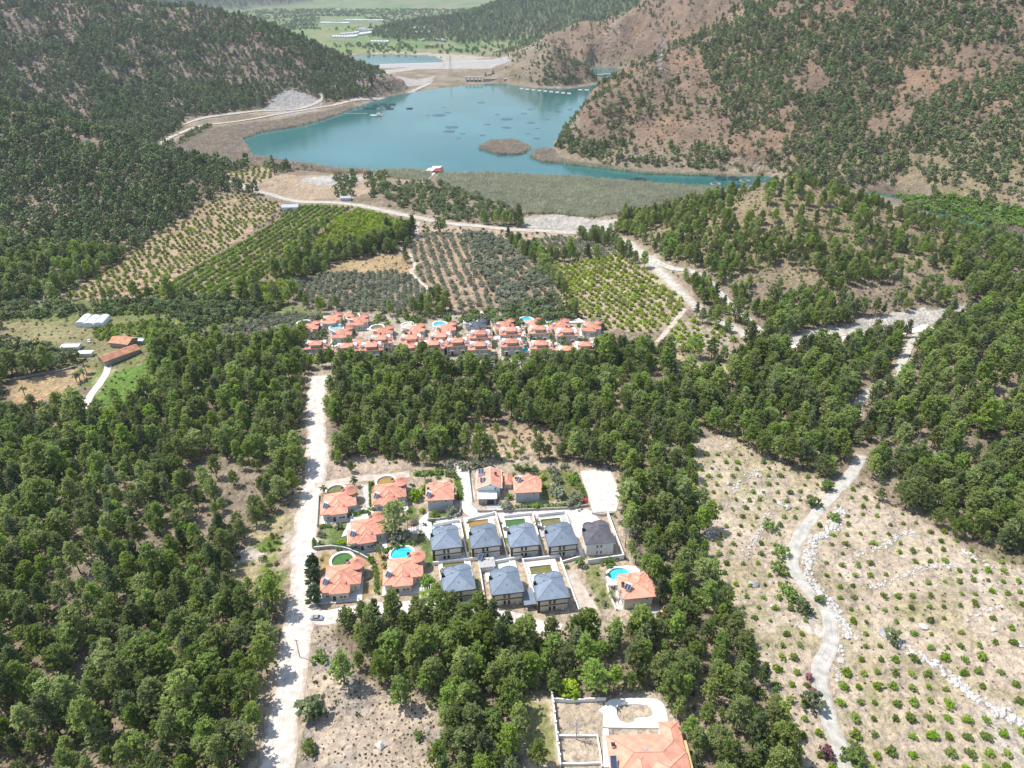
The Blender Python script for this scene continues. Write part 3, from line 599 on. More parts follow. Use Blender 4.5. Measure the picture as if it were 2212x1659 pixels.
def scatter_stuff(name, label, meshes_objs, pts, rz, scl, idx, tilt=None):
    """one object whose geometry nodes instance the given plants at the listed points"""
    me = bpy.data.meshes.new(name); me.vertices.add(len(pts)); me.vertices.foreach_set('co', np.asarray(pts, np.float32).ravel())
    for nm, tp, d in (('rz', 'FLOAT', rz), ('scl', 'FLOAT', scl), ('idx', 'INT', idx)):
        a = me.attributes.new(nm, tp, 'POINT'); a.data.foreach_set('value', np.asarray(d, np.int32 if tp == 'INT' else np.float32))
    o = obj(name, me); tag(o, label, None, None, 'stuff')
    ng = bpy.data.node_groups.new(name, 'GeometryNodeTree'); ng.interface.new_socket('Geometry', in_out='INPUT', socket_type='NodeSocketGeometry'); ng.interface.new_socket('Geometry', in_out='OUTPUT', socket_type='NodeSocketGeometry')
    N, L = ng.nodes, ng.links; gi = N.new('NodeGroupInput'); go = N.new('NodeGroupOutput'); jn = N.new('GeometryNodeJoinGeometry')
    def named(nm, tp):
        n = N.new('GeometryNodeInputNamedAttribute'); n.data_type = tp; n.inputs['Name'].default_value = nm; return n.outputs['Attribute']
    r, s, ix = named('rz', 'FLOAT'), named('scl', 'FLOAT'), named('idx', 'INT')
    cx = N.new('ShaderNodeCombineXYZ'); L.new(r, cx.inputs[2]); er = N.new('FunctionNodeEulerToRotation'); L.new(cx.outputs[0], er.inputs[0])
    for k, srcs in enumerate(meshes_objs):
        cp = N.new('FunctionNodeCompare'); cp.data_type = 'INT'; cp.operation = 'EQUAL'
        ins = [i for i in cp.inputs if i.type == 'INT']; L.new(ix, ins[0]); ins[1].default_value = k
        for so in (srcs if isinstance(srcs, (list, tuple)) else [srcs]):
            oi = N.new('GeometryNodeObjectInfo'); oi.inputs[0].default_value = so; oi.transform_space = 'ORIGINAL'
            ip = N.new('GeometryNodeInstanceOnPoints'); L.new(gi.outputs[0], ip.inputs['Points']); L.new(cp.outputs[0], ip.inputs['Selection']); L.new(oi.outputs['Geometry'], ip.inputs['Instance'])
            L.new(er.outputs[0], ip.inputs['Rotation']); L.new(s, ip.inputs['Scale']); L.new(ip.outputs[0], jn.inputs[0])
    L.new(jn.outputs[0], go.inputs[0]); md = o.modifiers.new('scatter', 'NODES'); md.node_group = ng; return o
# ------------------------------------------------------------------ where trees may stand
NOTREE = [Z((565, 434), (655, 440), (605, 482), (505, 537), (395, 602), (280, 652), (265, 640), (378, 585), (478, 533), (558, 478)), Z((0, 662), (130, 648), (290, 650), (480, 655), (640, 658), (700, 684), (600, 684), (400, 748), (370, 700), (0, 700)), Z((1285, 706), (1420, 716), (1490, 688), (1625, 742), (1610, 772), (1420, 772), (1300, 762)), ZV, ZFAR, ZORCH, ZDRY, ZMAN, ZL1, ZL2, ZL3, ZL4, ZO1, ZO2, ZO3, ZO4, ZR, ZR2, ZS, ZS2, ZK, ZF1, ZF2, ZBARE, ZCUT, ZGRAV, ZSTRIP, ZGRASS, ZREED, ZREED2, ZREED3, ISLE, ISLE2, ZROCK, ZCLR1, ZCLR2, ZCLR3, ZCLR4, ZGV, LAKE, POND, RIVER,
          Z((0, 690), (140, 688), (230, 682), (370, 690), (330, 740), (320, 790), (250, 800), (120, 800), (0, 800)), Z((0, 860), (200, 800), (240, 800), (190, 890), (0, 905)), Z((620, 955), (660, 955), (665, 985), (620, 985))]
def blocked(x, y, zones=NOTREE, mar=2.5):
    r = np.zeros(len(x), bool)
    for pl in zones:
        q = np.array(pl); m = (x > q[:, 0].min()) & (x < q[:, 0].max()) & (y > q[:, 1].min()) & (y < q[:, 1].max()) & ~r
        if m.any(): r[m] = inpoly(x[m], y[m], pl)
    for k, (wd, p) in RC.items():
        m = (~r) & (x > p[:, 0].min() - 20) & (x < p[:, 0].max() + 20) & (y > p[:, 1].min() - 20) & (y < p[:, 1].max() + 20)
        if m.any(): r[m] = dpoly(x[m], y[m], p[::2]) < wd / 2 + mar
    return r
def inview(x, y, z, mu=130, mv=110):
    u, v, f = proj(np.stack([x, y, z], 1)); return (f > 10) & (u > -mu) & (u < 2212 + mu) & (v > -mv - 100) & (v < 1659 + mv)
def jgrid(x0, x1, y0, y1, s, j=.42):
    gx, gy = np.meshgrid(np.arange(x0, x1, float(s)), np.arange(y0, y1, float(s))); gx[1::2] += s / 2
    gx = gx.ravel() + rng.uniform(-j, j, gx.size) * s; gy = gy.ravel() + rng.uniform(-j, j, gy.size) * s; return gx, gy
def lines_of_sight(x, y, z, top=8.):
    """drop trees hidden behind a hill"""
    keep = np.ones(len(x), bool)
    for t in np.linspace(.25, .985, 26):
        keep &= (CH + (z + top - CH) * t) > HF(x * t, y * t) - 1
    return keep
def stand(x0, x1, y0, y1, s, dens, zones=NOTREE, mar=2.5):
    x, y = jgrid(x0, x1, y0, y1, s); z = H(x, y); m = inview(x, y, z); x, y, z = x[m], y[m], z[m]
    m = rng.random(len(x)) < dens(x, y, z); x, y, z = x[m], y[m], z[m]
    m = ~blocked(x, y, zones, mar); x, y, z = x[m], y[m], z[m]
    m = lines_of_sight(x, y, z); return x[m], y[m], z[m]
cl = lambda x, y, s, a, b, sd: sstep(a, b, fbm(x / s, y / s, sd))
# near pines
def dnear(x, y, z):
    d = .45 + .55 * cl(x, y, 28, .26, .40, 91)
    gap = dpoly(x, y, WP([(450, 1010), (520, 1060), (480, 1120), (420, 1160), (340, 1200)])) < 9
    return d * np.where(gap, .15, 1)
nx_, ny_, nz_ = stand(-470, 430, 95, 640, 5.5, lambda x, y, z: dnear(x, y, z) * np.where((x > 110) & (y > 440), .78 * cl(x, y, 30, .36, .50, 12) + .2, 1) * np.where((x > 110) & (y > 440) & (z > 34), .4, 1) * (1 - sstep(3, 15, z) * (x < -300) * .25) * (((x < -260) & (y > 560)) < .5))
HAND = [(250, 1140, 1.25), (560, 1010, 1.3), (600, 1275, 1.2), (760, 1185, .95), (830, 1115, .9), (960, 1205, 1.05), (1070, 1130, 1.0), (900, 980, 1.1), (760, 1000, 1.05), (350, 900, .8), (260, 800, .9), (420, 780, 1.0), (560, 760, 1.25), (740, 800, 1.2), (880, 850, 1.0), (1080, 880, 1.1), (1230, 880, 1.1), (1150, 1000, 1.05), (1300, 960, 1.2), (1250, 1100, 1.0), (1400, 1130, 1.1),
        (1170, 1200, 1.1), (1290, 1300, 1.25), (950, 1420, 1.0), (1050, 1440, 1.2), (1180, 1500, 1.2), (1260, 1590, 1.1), (1020, 1590, 1.1), (1130, 1640, 1.2), (1330, 1420, .95), (1450, 1640, .9), (1000, 760, .8), (660, 830, .8), (1120, 770, .7)]
hp = GR([cB(a, b_) for a, b_, s in HAND])
nx_ = np.concatenate([hp[:, 0], nx_]); ny_ = np.concatenate([hp[:, 1], ny_]); nz_ = np.concatenate([H(hp[:, 0], hp[:, 1]), nz_])
ns_ = np.clip(rng.normal(.95, .24, len(nx_)) * (.72 + .56 * fbm(nx_ / 30, ny_ / 30, 97)) * np.where((nx_ > 110) & (ny_ > 440), .82, 1), .4, 1.75); ns_[:len(hp)] = [s for *_, s in HAND]
# ================================================================== buildings
WM = {}
def window_mesh(w, h, mats=('white', 'glass'), cross=True):
    k = (round(w, 2), round(h, 2), mats)
    if k not in WM:
        mb = MB(); t = .12
        for x, z, a, b_ in ((0, 0, w + 2 * t, t), (0, h - t, w + 2 * t, t)): mb.box(x, -.05, z, a, .14, b_, 0)
        for x in (-w / 2, w / 2): mb.box(x, -.05, t, t, .13, h - 2 * t, 0)
        if cross and w > .7: mb.box(0, -.04, t, .08, .1, h - 2 * t, 0)
        mb.box(0, -.005, t * .5, w, .07, h - t, 1)
        o = mb.build('window', [MT[mats[0]], MT[mats[1]]]); WM[k] = o.data; bpy.data.objects.remove(o)
    return WM[k]
def window(root, x, y, z, w, h, rz=0., mats=('white', 'glass'), name='window'):
    return obj(name, window_mesh(w, h, mats), root, (x, y, z), rz)
def solar(root, x, y, z, rz=-.5, n=2, w=1.0, l=2.1, tank=True, tilt=.75):
    mb = MB(); c, s = math.cos(tilt), math.sin(tilt)
    for i in range(n):
        x0 = (i - n / 2) * (w + .08); q = [(x0, -l * c / 2, 0), (x0 + w, -l * c / 2, 0), (x0 + w, l * c / 2, l * s), (x0, l * c / 2, l * s)]
        mb.add(q, [(0, 1, 2, 3)], 0); mb.add([(a, b_ + .06, e - .1) for a, b_, e in q], [(3, 2, 1, 0)], 1)
        mb.tube(q[2], q[3], .05, 4, 1); mb.tube(q[0], q[1], .05, 4, 1); mb.tube(q[0], q[3], .05, 4, 1); mb.tube(q[1], q[2], .05, 4, 1)
    for sx in (-1, 1): mb.tube((sx * w * .8, l * c / 2, -.4), (sx * w * .8, l * c / 2, l * s), .04, 4, 1); mb.tube((sx * w * .8, -l * c / 2, -.6), (sx * w * .8, -l * c / 2, 0), .04, 4, 1)
    o = mb.build('solar_panel', [MT['panel'], MT['metal']]); o.parent = root; o.location = (x, y, z); o.rotation_euler.z = rz
    if tank:
        tb = MB(); tb.tube((-w, l * c / 2 + .3, l * s + .1), (w, l * c / 2 + .3, l * s + .1), .38, 10); tb.build('water_tank', MT['white'], o)
    return o
def chimney(root, x, y, z, h=1.5, m='white', cap='brown'):
    c = MB().box(0, 0, 0, .9, .9, h).build('chimney', MT[m], root); c.location = (x, y, z)
    k = MB(); k.box(0, 0, h + .01, 1.15, 1.15, .18); k.box(0, 0, h + .2, .7, .7, .3); k.build('chimney_cap', MT[cap], c); return c
def turret_villa(roof='tile', ridge='ridge', wall='cream', detail=True, mirror=1):
    r = empty('turret_villa', (0, 0, 0))
    mb = MB(); mb.box(0, 2, 0, 10.2, 9.4, 4.6); mb.box(-3.9, -2.2, 0, 5.4, 6.4, 4.2); mb.box(0, -3.2, 0, 6.0, 6.2, 4.25); mb.box(5.2, -.2, 0, 3.4, 4.4, 4.3); mb.build('wall', MT[wall], r)
    MB().box(0, 0, .0, 15.6, 15.0, .16).box(-6.9, -6.2, .16, 1.8, 2.4, .5).build('terrace', MT['deck'], r)
    mb = MB(); mb.hip(-5.9, 5.9, -3.4, 7.4, 4.6, .40); mb.hip(-7.4, -.6, -6.1, 2.2, 4.25, .40); mb.hip(-3.7, 3.8, -7.1, 2.4, 4.3, .44); mb.hip(1.5, 7.6, -3.1, 2.7, 4.4, .42); mb.hip(-2.2, 2.4, -3.4, 3.0, 5.4, .44)
    mb.build('roof', [MT[roof], MT[ridge]], r, uv=True)
    tx, ty = 5.4 * mirror, 6.6
    MB().cyl(tx, ty, 0, 5.4, 2.75, 2.75, 24).build('turret', MT['stonew'], r)
    mb = MB(); n = 20
    mb.add([(tx + 3.4 * math.cos(6.2832 * i / n), ty + 3.4 * math.sin(6.2832 * i / n), 5.4) for i in range(n)] + [(tx, ty, 7.0)], [(i, (i + 1) % n, n) for i in range(n)])
    mb.add([(tx + 3.4 * math.cos(6.2832 * i / n), ty + 3.4 * math.sin(6.2832 * i / n), zz) for zz in (5.2, 5.4) for i in range(n)], [(i, (i + 1) % n, n + (i + 1) % n, n + i) for i in range(n)] + [tuple(range(n))[::-1]], 1)
    for i in range(n): mb.tube((tx + 3.4 * math.cos(6.2832 * i / n), ty + 3.4 * math.sin(6.2832 * i / n), 5.42), (tx, ty, 7.02), .075, 4, 1)
    mb.cyl(tx, ty, 6.85, 7.25, .3, .1, 8, 0); mb.build('turret_roof', [MT[roof], MT[ridge]], r, uv=True)
    chimney(r, 2.2 * mirror, 7.0, 4.6, 2.2); solar(r, -5.2, -2.4, 5.3, R(-40), 2)
    for x, y in ((-4.6, -5.43), (.4, -6.33), (1.8, -6.33)): window(r, x, y, 1.0, 1.1, 1.4)
    window(r, tx + 1.2, ty - 2.52, 2.0, 1.3, 1.5, R(25)); window(r, 5.2, -2.43, 1.2, .9, 1.6)
    if detail:
        MB().box(0, 0, 0, 1.1, .2, 2.2).build('door', MT['brown'], r).location = (-2.1, -6.3, .16)
        window(r, -6.63, -2, 1.2, 1.2, 1.4, R(-90)); window(r, 6.93, -.2, 1.2, 1.2, 1.4, R(90)); MB().box(-3.4, -7.0, .16, 1.6, 1.4, .3).build('step', MT['conc'], r)
    return r
def round_pool(loc, r, rz, water, label, mat='white', h=1.25, ell=1.0):
    o = empty('round_pool', loc, rz); n = 40; mb = MB(); ci = [(math.cos(6.2832 * i / n), ell * math.sin(6.2832 * i / n)) for i in range(n)]
    R1, R2 = r + .95, r
    ring = lambda k, z: [(c * k, s * k, z) for c, s in ci]
    mb.add(ring(R1, -.5) + ring(R1, h) + ring(R2, h) + ring(R2, h - 1.0), [(j * n + i, j * n + (i + 1) % n, (j + 1) * n + (i + 1) % n, (j + 1) * n + i) for j in range(3) for i in range(n)])
    mb.build('pool_rim', MT[mat], o); w_ = MB(); w_.add(ring(R2 + .02, h - .62), [tuple(range(n))]); w_.build('pool_water', MT[water], o)
    return tag(o, label, 'pool', 'round pools of the villas')
def ground_at(cp): g = G(*cp); return (g.x, g.y, HZ(g.x, g.y))
def off(loc, rz, x, y):
    c, s = math.cos(rz), math.sin(rz); X, Y = loc[0] + x * c - y * s, loc[1] + x * s + y * c; return (X, Y, HZ(X, Y))
def place_house(proto, front, rz, dist, label, group, first=[]):
    g = ground_at(front); l = off(g, rz, 0, dist)
    if id(proto) not in first: first.append(id(proto)); proto.location = l; proto.rotation_euler.z = rz; tag(proto, label, 'house', group); return l, proto
    return l, copy_tree(proto, l, rz, label, group)
tv = turret_villa(); VL = []
for cp, a, water, wr, lab in ((c1(385, 705), 14, 'wolive', 3.9, 'orange roofed turret villa at the lane corner, nearest the two tall palms'), (c1(930, 600), 11, 'wochre', 4.1, 'orange roofed turret villa behind the big garden pine'), (c1(690, 1020), 14, 'wpale', 4.2, 'orange roofed turret villa with a white sun terrace and lawn'),
                       (c1(390, 1575), 7, 'wgreen', 4.2, 'orange roofed turret villa with a green pool beside the dirt road'), (c1(1075, 1490), 7, 'aqua', 4.3, 'orange roofed turret villa with a half drained blue pool')):
    l, o = place_house(tv, cp, R(a), 7.0, lab, 'turret villas of the near village'); VL.append(l)
    c = o if o is not tv else o
    pl = off(l, R(a), -.8, 13.4); round_pool(pl, wr, R(a), water, 'round white rimmed pool behind the ' + lab.split(', ')[0].replace('orange roofed ', '') + (' at the lane corner' if 'corner' in lab else '') if False else {'wolive': 'round pool with olive water by the lane corner', 'wochre': 'round pool with ochre water behind the garden pine', 'wpale': 'drained pale round pool beside the white sun terrace', 'wgreen': 'round pool full of green water beside the dirt road', 'aqua': 'round blue half drained pool above the vine pergola'}[water])
def grey_house(roof='seam', trim='seamr', wall='cream', band='brown', fascia='brown'):
    r = empty('grey_roofed_villa', (0, 0, 0))
    OUT = [(-6, -6.6), (6, -6.6), (6, -1.5), (5.6, -1.5), (5.6, 3.8), (5.2, 5.3), (4.3, 6.3), (2.9, 6.85), (1.3, 6.8), (-.1, 6.35), (-1, 5.75), (-1.9, 6.2), (-3.1, 6.25), (-4.2, 5.7), (-4.85, 4.7), (-5, 3.2), (-5, 1.2), (-6, 1.0)]
    MB().prism([(-5.4, -5.9), (5.4, -5.9), (5.3, 4.2), (3.2, 6.2), (.6, 6.1), (-1, 5.2), (-3.4, 5.4), (-4.5, 4.4), (-4.6, 1.0), (-5.4, .8)], 0, 6.3).build('wall', MT[wall], r)
    MB().prism(OUT, 6.05, 6.55).build('fascia', MT[fascia], r)
    mb = MB(); n = len(OUT); ap = (.6, -.2, 8.7); ap2 = (.7, 1.6, 8.6); zz = 6.56
    # facets: front, right, back lobes, left
    back = [(x, y, zz) for x, y in OUT[4:17]]
    P_ = [(-6, -6.6, zz), (6, -6.6, zz), (6, -1.5, zz), (5.6, -1.5, zz), (5.6, 3.8, zz), (-5, 1.2, zz), (-6, 1., zz), ap, ap2]
    mb.add(P_, [(0, 1, 7), (1, 2, 3, 4, 8, 7), (5, 6, 0, 7)])
    for p, q in zip(back[:-1], back[1:]): mb.add([p, q, ap2], [(0, 1, 2)])
    mb.add([(-5, 1.2, zz), ap, ap2], [(0, 1, 2)])
    for q in (P_[0], P_[1]): mb.tube(q, ap, .09, 4, 1)
    for q in (back[0], back[3], back[6], back[9], back[12]): mb.tube(q, ap2, .08, 4, 1)
    for p, q in zip(back[:-1], back[1:]): mb.tube(p, q, .2, 6, 1)
    for q, w_ in zip(P_[:3], P_[1:4]): mb.tube(q, w_, .13, 5, 1)
    mb.tube(P_[6], P_[0], .13, 5, 1); mb.tube(P_[5], P_[6], .13, 5, 1); mb.build('roof', [MT[roof], MT[trim]], r, uv=True)
    if band:
        for z in (2.95,): MB().box(0, -5.95, z, 11.0, .16, .38).box(5.44, -.9, z, .16, 9.8, .38).build('band', MT[band], r)
        MB().box(-5.2, -5.96, 0, .9, .3, 6.0).build('corner_panel', MT[band], r)
    for z in (.7, 3.8):
        for x in (-1.1, .5): window(r, x, -5.94, z, .62, 1.7, 0, ('brown' if band else 'white', 'glass'))
        window(r, 5.43, 2, z, 1.6, 1.6, R(90), ('brown', 'glass')); window(r, 5.43, -3.4, z, 1.0, 1.6, R(90), ('brown', 'glass'))
    c = MB().box(0, 0, 0, 1.0, .9, 1.5).build('chimney', MT['black'], r); c.location = (-5.3, 1.6, 6.2)
    MB().tube((-2, 1.5, 7.4), (-2, 1.5, 8.3), .1, 6).build('vent_pipe', MT['black'], r); MB().tube((0, -3.5, 7.2), (0, -3.5, 8.2), .09, 6).build('vent_pipe', MT['black'], r)
    MB().box(3.6, -6.25, 0.4, 1.1, .45, .8).build('air_conditioner', MT['white'], r); return r
gv = grey_house(); GL = []
GR_ = ((c1(1555, 1118), 10, 'first from the pines, with a pale curved terrace'), (c2(318, 1100), 10, 'with the narrow ochre pool behind it'), (c2(735, 1092), 9, 'with the dark green rectangular pool behind it'), (c2(1145, 1082), 9, 'with the grey paved pool court behind it'),
       (c1(1690, 1580), 10, 'at the lower left corner of the walled block'), (c2(550, 1608), 9, 'beside the lean-to with solar panels'), (c2(1040, 1668), 9, 'beside the metal carport'))
for cp, a, lab in GR_:
    l, o = place_house(gv, cp, R(a), 5.9, 'slate grey metal roofed cream villa ' + lab, 'grey roofed villas'); GL.append((l, R(a)))
g5 = grey_house('shingle', 'shingle', 'white', None, 'white'); l5, _ = place_house(g5, c2(1548, 1064), R(6), 5.9, 'unfinished white villa with a dark shingle roof', 'grey roofed villas')
def court(loc, rz, hx, water, label, x0=-6.2, x1=6.4, y0=6.2, y1=19.5, mat='deck', p=(-4.6, 3.9, 12.2, 16.6)):
    o = empty('pool_terrace', loc, rz); mb = MB(); a, b_, c, d = p
    for X0, X1, Y0, Y1 in ((x0, a, y0, y1), (b_, x1, y0, y1), (a, b_, y0, c), (a, b_, d, y1)): mb.prism([(X0, Y0), (X1, Y0), (X1, Y1), (X0, Y1)], -.8, .35)
    mb.build('paving', MT[mat], o); rb = MB()
    for X0, X1, Y0, Y1 in ((a - .5, a + .02, c - .5, d + .5), (b_ - .02, b_ + .5, c - .5, d + .5), (a, b_, c - .5, c + .02), (a, b_, d - .02, d + .5)): rb.prism([(X0, Y0), (X1, Y0), (X1, Y1), (X0, Y1)], .30, .62)
    rb.build('pool_rim', MT['white'], o); w_ = MB(); w_.add([(a, c, .05), (b_, c, .05), (b_, d, .05), (a, d, .05)], [(0, 1, 2, 3)]); w_.build('pool_water', MT[water], o)
    return tag(o, label, 'terrace', 'pool terraces of the grey villas')
for (l, a), wt, lab, mt in zip(GL, ('wteal', 'wochre', 'wgreen', 'wolive', 'wolive', 'wpale', 'wolive'), ('white terrace with a narrow teal pool behind the first grey villa', 'white terrace with an ochre brown pool', 'white terrace with a dark green pool', 'grey paved terrace with a brownish pool', 'white terrace with a murky green pool corner', 'white terrace with an empty pale pool', 'white terrace with a murky olive pool above the carport'), ('deck', 'deck', 'deck', 'paver', 'deck', 'deck', 'deck')):
    court(l, a, 0, wt, lab, mat=mt)
# ------------------------------------------------------------------ other near houses
def hip_house(name, w, d, h, hips, roof='tile', wall='grey', front=(), bay=None):
    r = empty(name, (0, 0, 0)); mb = MB(); mb.box(0, 0, 0, w, d, h)
    if bay: mb.box(*bay)
    mb.build('wall', MT[wall], r); mb = MB()
    for q in hips: mb.hip(*q)
    mb.build('roof', [MT[roof], MT['ridge']], r, uv=True)
    for x, z, a, b_ in front: window(r, x, -d / 2 - .03, z, a, b_)
    for y in (-d / 4, d / 4): window(r, w / 2 + .03, y, 1.2, 1.1, 1.3, R(90)); window(r, w / 2 + .03, y, h - 2, 1.1, 1.3, R(90))
    return r
h6 = hip_house('hip_roofed_house', 10.4, 10, 6.2, [(-6.1, 6.1, -5.9, 5.9, 6.2, .3), (-1.0, 4.6, -2.5, 6.6, 6.45, .34), (-4.9, -.8, -1, 6.5, 6.4, .34)], front=((-1.2, 4.4, .5, .6), (.2, 4.4, .5, .6), (2.6, 4.2, .9, 1.3), (-1.2, 1.6, .5, .6), (2.8, 1.4, .9, 1.1)))
g = ground_at(c1(1478, 580)); l = off(g, R(5), 0, 5.2); h6.location = l; h6.rotation_euler.z = R(5); tag(h6, 'grey walled house with a plain orange hip roof inside a hedge', 'house', 'orange hip roofed houses'); solar(h6, -4.6, -3.6, 7.0, R(-35)); chimney(h6, -4.9, 0.5, 6.6, 1.2)
round_pool(off(l, R(5), 1, 8.6), 4.2, R(5), 'wteal', 'round teal pool half hidden behind the hedged house')
h2 = hip_house('hip_roofed_house', 10.2, 9.4, 6.0, [(-6, 6, -5.7, 5.6, 6, .3), (-5, 3, -1, 6.4, 6.25, .34), (1.5, 6.4, -3, 4, 6.1, .36)], front=((-1.6, 4.2, .5, .6), (-.2, 4.2, .5, .6), (2.6, 4.0, .9, 1.2), (-1.6, 1.6, .5, .6)))
g = ground_at(c2(768, 490)); l = off(g, R(4), 0, 4.9); h2.location = l; h2.rotation_euler.z = R(4); tag(h2, 'grey walled house with orange hip roof beside the garden shed', 'house', 'orange hip roofed houses'); solar(h2, -3.4, 1.0, 7.4, R(-35)); chimney(h2, -4.6, 2.6, 6.4, 1.2)
round_pool(off(l, R(4), -.5, 8.2), 3.6, R(4), 'aqua', 'small blue pool behind the grey house with shed')
h3 = hip_house('hip_roofed_house', 10.4, 9.6, 6.2, [(-6.1, 6.1, -5.8, 5.4, 6.2, .3), (-4.9, .6, -2, 6.3, 6.4, .34), (-1, 5.6, -1, 6.6, 6.35, .36), (2.4, 6.5, -3.8, 2.5, 6.3, .36)], wall='cream', front=((-1.4, 4.2, .5, .6), (.3, 4.2, .5, .6), (3, 4.0, .9, 1.2), (-1.4, 1.6, .5, .6), (.2, 1.6, .5, .6), (3, 1.4, .9, 1.2)))
g = ground_at(c2(1965, 1645)); l3 = off(g, R(7), 0, 5); h3.location = l3; h3.rotation_euler.z = R(7); tag(h3, 'cream house with orange hip roof and turquoise pool at the wood edge', 'house', 'orange hip roofed houses'); solar(h3, -3.6, -2.2, 7.6, R(-35)); chimney(h3, -4.8, 0, 6.6, 1.6, 'rust')
round_pool(off(l3, R(7), -2.6, 11.2), 4.3, R(7), 'aqua', 'oval turquoise pool with white terrace behind the cream house', ell=.85, h=1.3)
patch('pool_terrace', [c2(1710, 1280), c2(1740, 1210), c2(1830, 1190), c2(1930, 1195), c2(1990, 1240), c2(2000, 1420), c2(1730, 1420)], MT['deck'], .3, None, label='white curved terrace round the turquoise pool', cat='terrace')
# gable house with annex
r = empty('gable_house', (0, 0, 0)); mb = MB(); mb.box(0, 1, 0, 9.6, 11, 5.6); mb.add([(-4.8, -4.5, 5.6), (4.8, -4.5, 5.6), (.6, -4.5, 7.7), (-4.8, 6.5, 5.6), (4.8, 6.5, 5.6), (.6, 6.5, 7.7)], [(0, 1, 2), (4, 3, 5)]); mb.build('wall', MT['white'], r)
mb = MB(); E = [(-5.7, -5.3, 5.3), (.6, -5.3, 7.95), (5.7, -5.3, 5.3), (-5.7, 7.3, 5.3), (.6, 7.3, 7.95), (5.7, 7.3, 5.3)]; mb.add(E, [(0, 1, 4, 3), (1, 2, 5, 4)]); mb.add([(x, y, z - .2) for x, y, z in E], [(3, 4, 1, 0), (4, 5, 2, 1)], 1)
for a_, b_ in ((0, 1), (1, 2), (0, 3), (2, 5), (3, 4), (4, 5), (1, 4)): mb.tube(E[a_], E[b_], .12, 4, 1)
mb.build('roof', [MT['tile'], MT['white']], r, uv=True); MB().box(-.8, -7, 0, 7.6, 5.2, 3.2).build('garage', MT['stonew'], r); MB().box(-.8, -7.1, 3.2, 8.4, 5.8, .35).build('garage_roof', MT['white'], r)
MB().box(.6, -9.66, 0, 3.0, .14, 2.4).build('garage_door', MT['brown'], r); MB().box(-3.4, 3.6, 6.0, 2.8, 2.4, 1.6).build('dormer', MT['white'], r)
for (x, y, z) in ((-3.4, 3.6, 7.75), (-2.6, -1.6, 6.85)): solar(r, x, y, z, 0, 2, 1.2, 2.6, False, .3)
window(r, .6, -4.53, 6.2, .8, .8); window(r, 2.8, -4.53, 4.0, .8, 1.2); window(r, 2.8, -4.53, 1.2, .9, 1.4); chimney(r, 3, 2.6, 6.4, 1.2, 'ridge')
g = ground_at(c2(335, 515)); r.location = off(g, R(2), .6, 9.6); r.rotation_euler.z = R(2); tag(r, 'white gable house with orange roof, solar panels and flat white garage', 'house')
s = empty('garden_shed', (0, 0, 0)); MB().box(0, 0, 0, 3.6, 7.4, 2.6).build('wall', MT['cream'], s); MB().hip(-2.2, 2.2, -4.2, 4.2, 2.6, .5).build('roof', [MT['tile'], MT['ridge']], s, uv=True); g = ground_at(c2(550, 340)); s.location = off(g, 0, 0, 3.6); tag(s, 'narrow orange roofed shed between the gable house and its neighbour', 'shed')
s = empty('forest_hut', ground_at((630, 985)), R(3)); MB().box(0, 2.5, 0, 7, 5, 2.8).build('wall', MT['cream'], s); MB().hip(-4.3, 4.3, -.5, 5.6, 2.8, .45).build('roof', [MT['tile'], MT['ridge']], s, uv=True); window(s, 1.5, -.03, 1, 1, 1.1); tag(s, 'small orange roofed hut under pines beside the dirt road', 'hut')
# mansion at the bottom edge
g = ground_at(c3(1500, 1150)); r = empty('mansion', (g[0], g[1] - 5.2, g[2]), R(1)); 
MB().box(.0, 4.4, 0, 21, 13.4, 5.2).box(8.2, 13.0, 0, 5.0, 4.6, 5.1).box(1.0, -6, 0, 17, 10, 5.1).build('wall', MT['white'], r)
mb = MB(); mb.hip(-11.2, 11.2, -2.6, 11.6, 5.2, .36); mb.hip(5.2, 11.4, 6, 15.8, 5.15, .4); mb.hip(-1.5, 11.6, -8, 6.0, 5.3, .46); mb.hip(-8.5, 3.5, -7, 8.5, 5.25, .4); mb.build('roof', [MT['tile'], MT['ridge']], r, uv=True)
chimney(r, -9.6, 7.6, 5.6, 1.3); MB().box(-.6, 5.5, 7.2, .9, .9, .5).build('skylight', MT['metal'], r); solar(r, -10.2, 1.2, 5.6, 0, 1, 1.8, 5.2, False, .5)
MB().box(11.75, 3, .2, 1.6, 14, 4.4).build('balcony', M('ochre_render', (.6, .42, .2), .85), r); tag(r, 'large white mansion with a broad orange hip roof', 'house')
def kidney(k=0.):
    return [c3(x, y) for x, y in ((1180, 560), (1190, 510), (1240, 488), (1400, 484), (1510, 490), (1565, 530), (1578, 590), (1550, 625), (1450, 630), (1385, 640), (1360, 690), (1290, 697), (1220, 670), (1190, 620))]
kp = [np.array(p[:2]) for p in WP(kidney())]; dk = [np.array(p[:2]) for p in WP([c3(*q) for q in ((1035, 745), (1035, 590), (980, 560), (1055, 500), (1090, 445), (1160, 425), (1400, 416), (1580, 416), (1660, 440), (1700, 490), (1735, 600), (1745, 745))])]
cen = sum(kp) / len(kp); zb = HZ(*cen) + .5; o = empty('mansion_terrace', (cen[0], cen[1], zb)); 
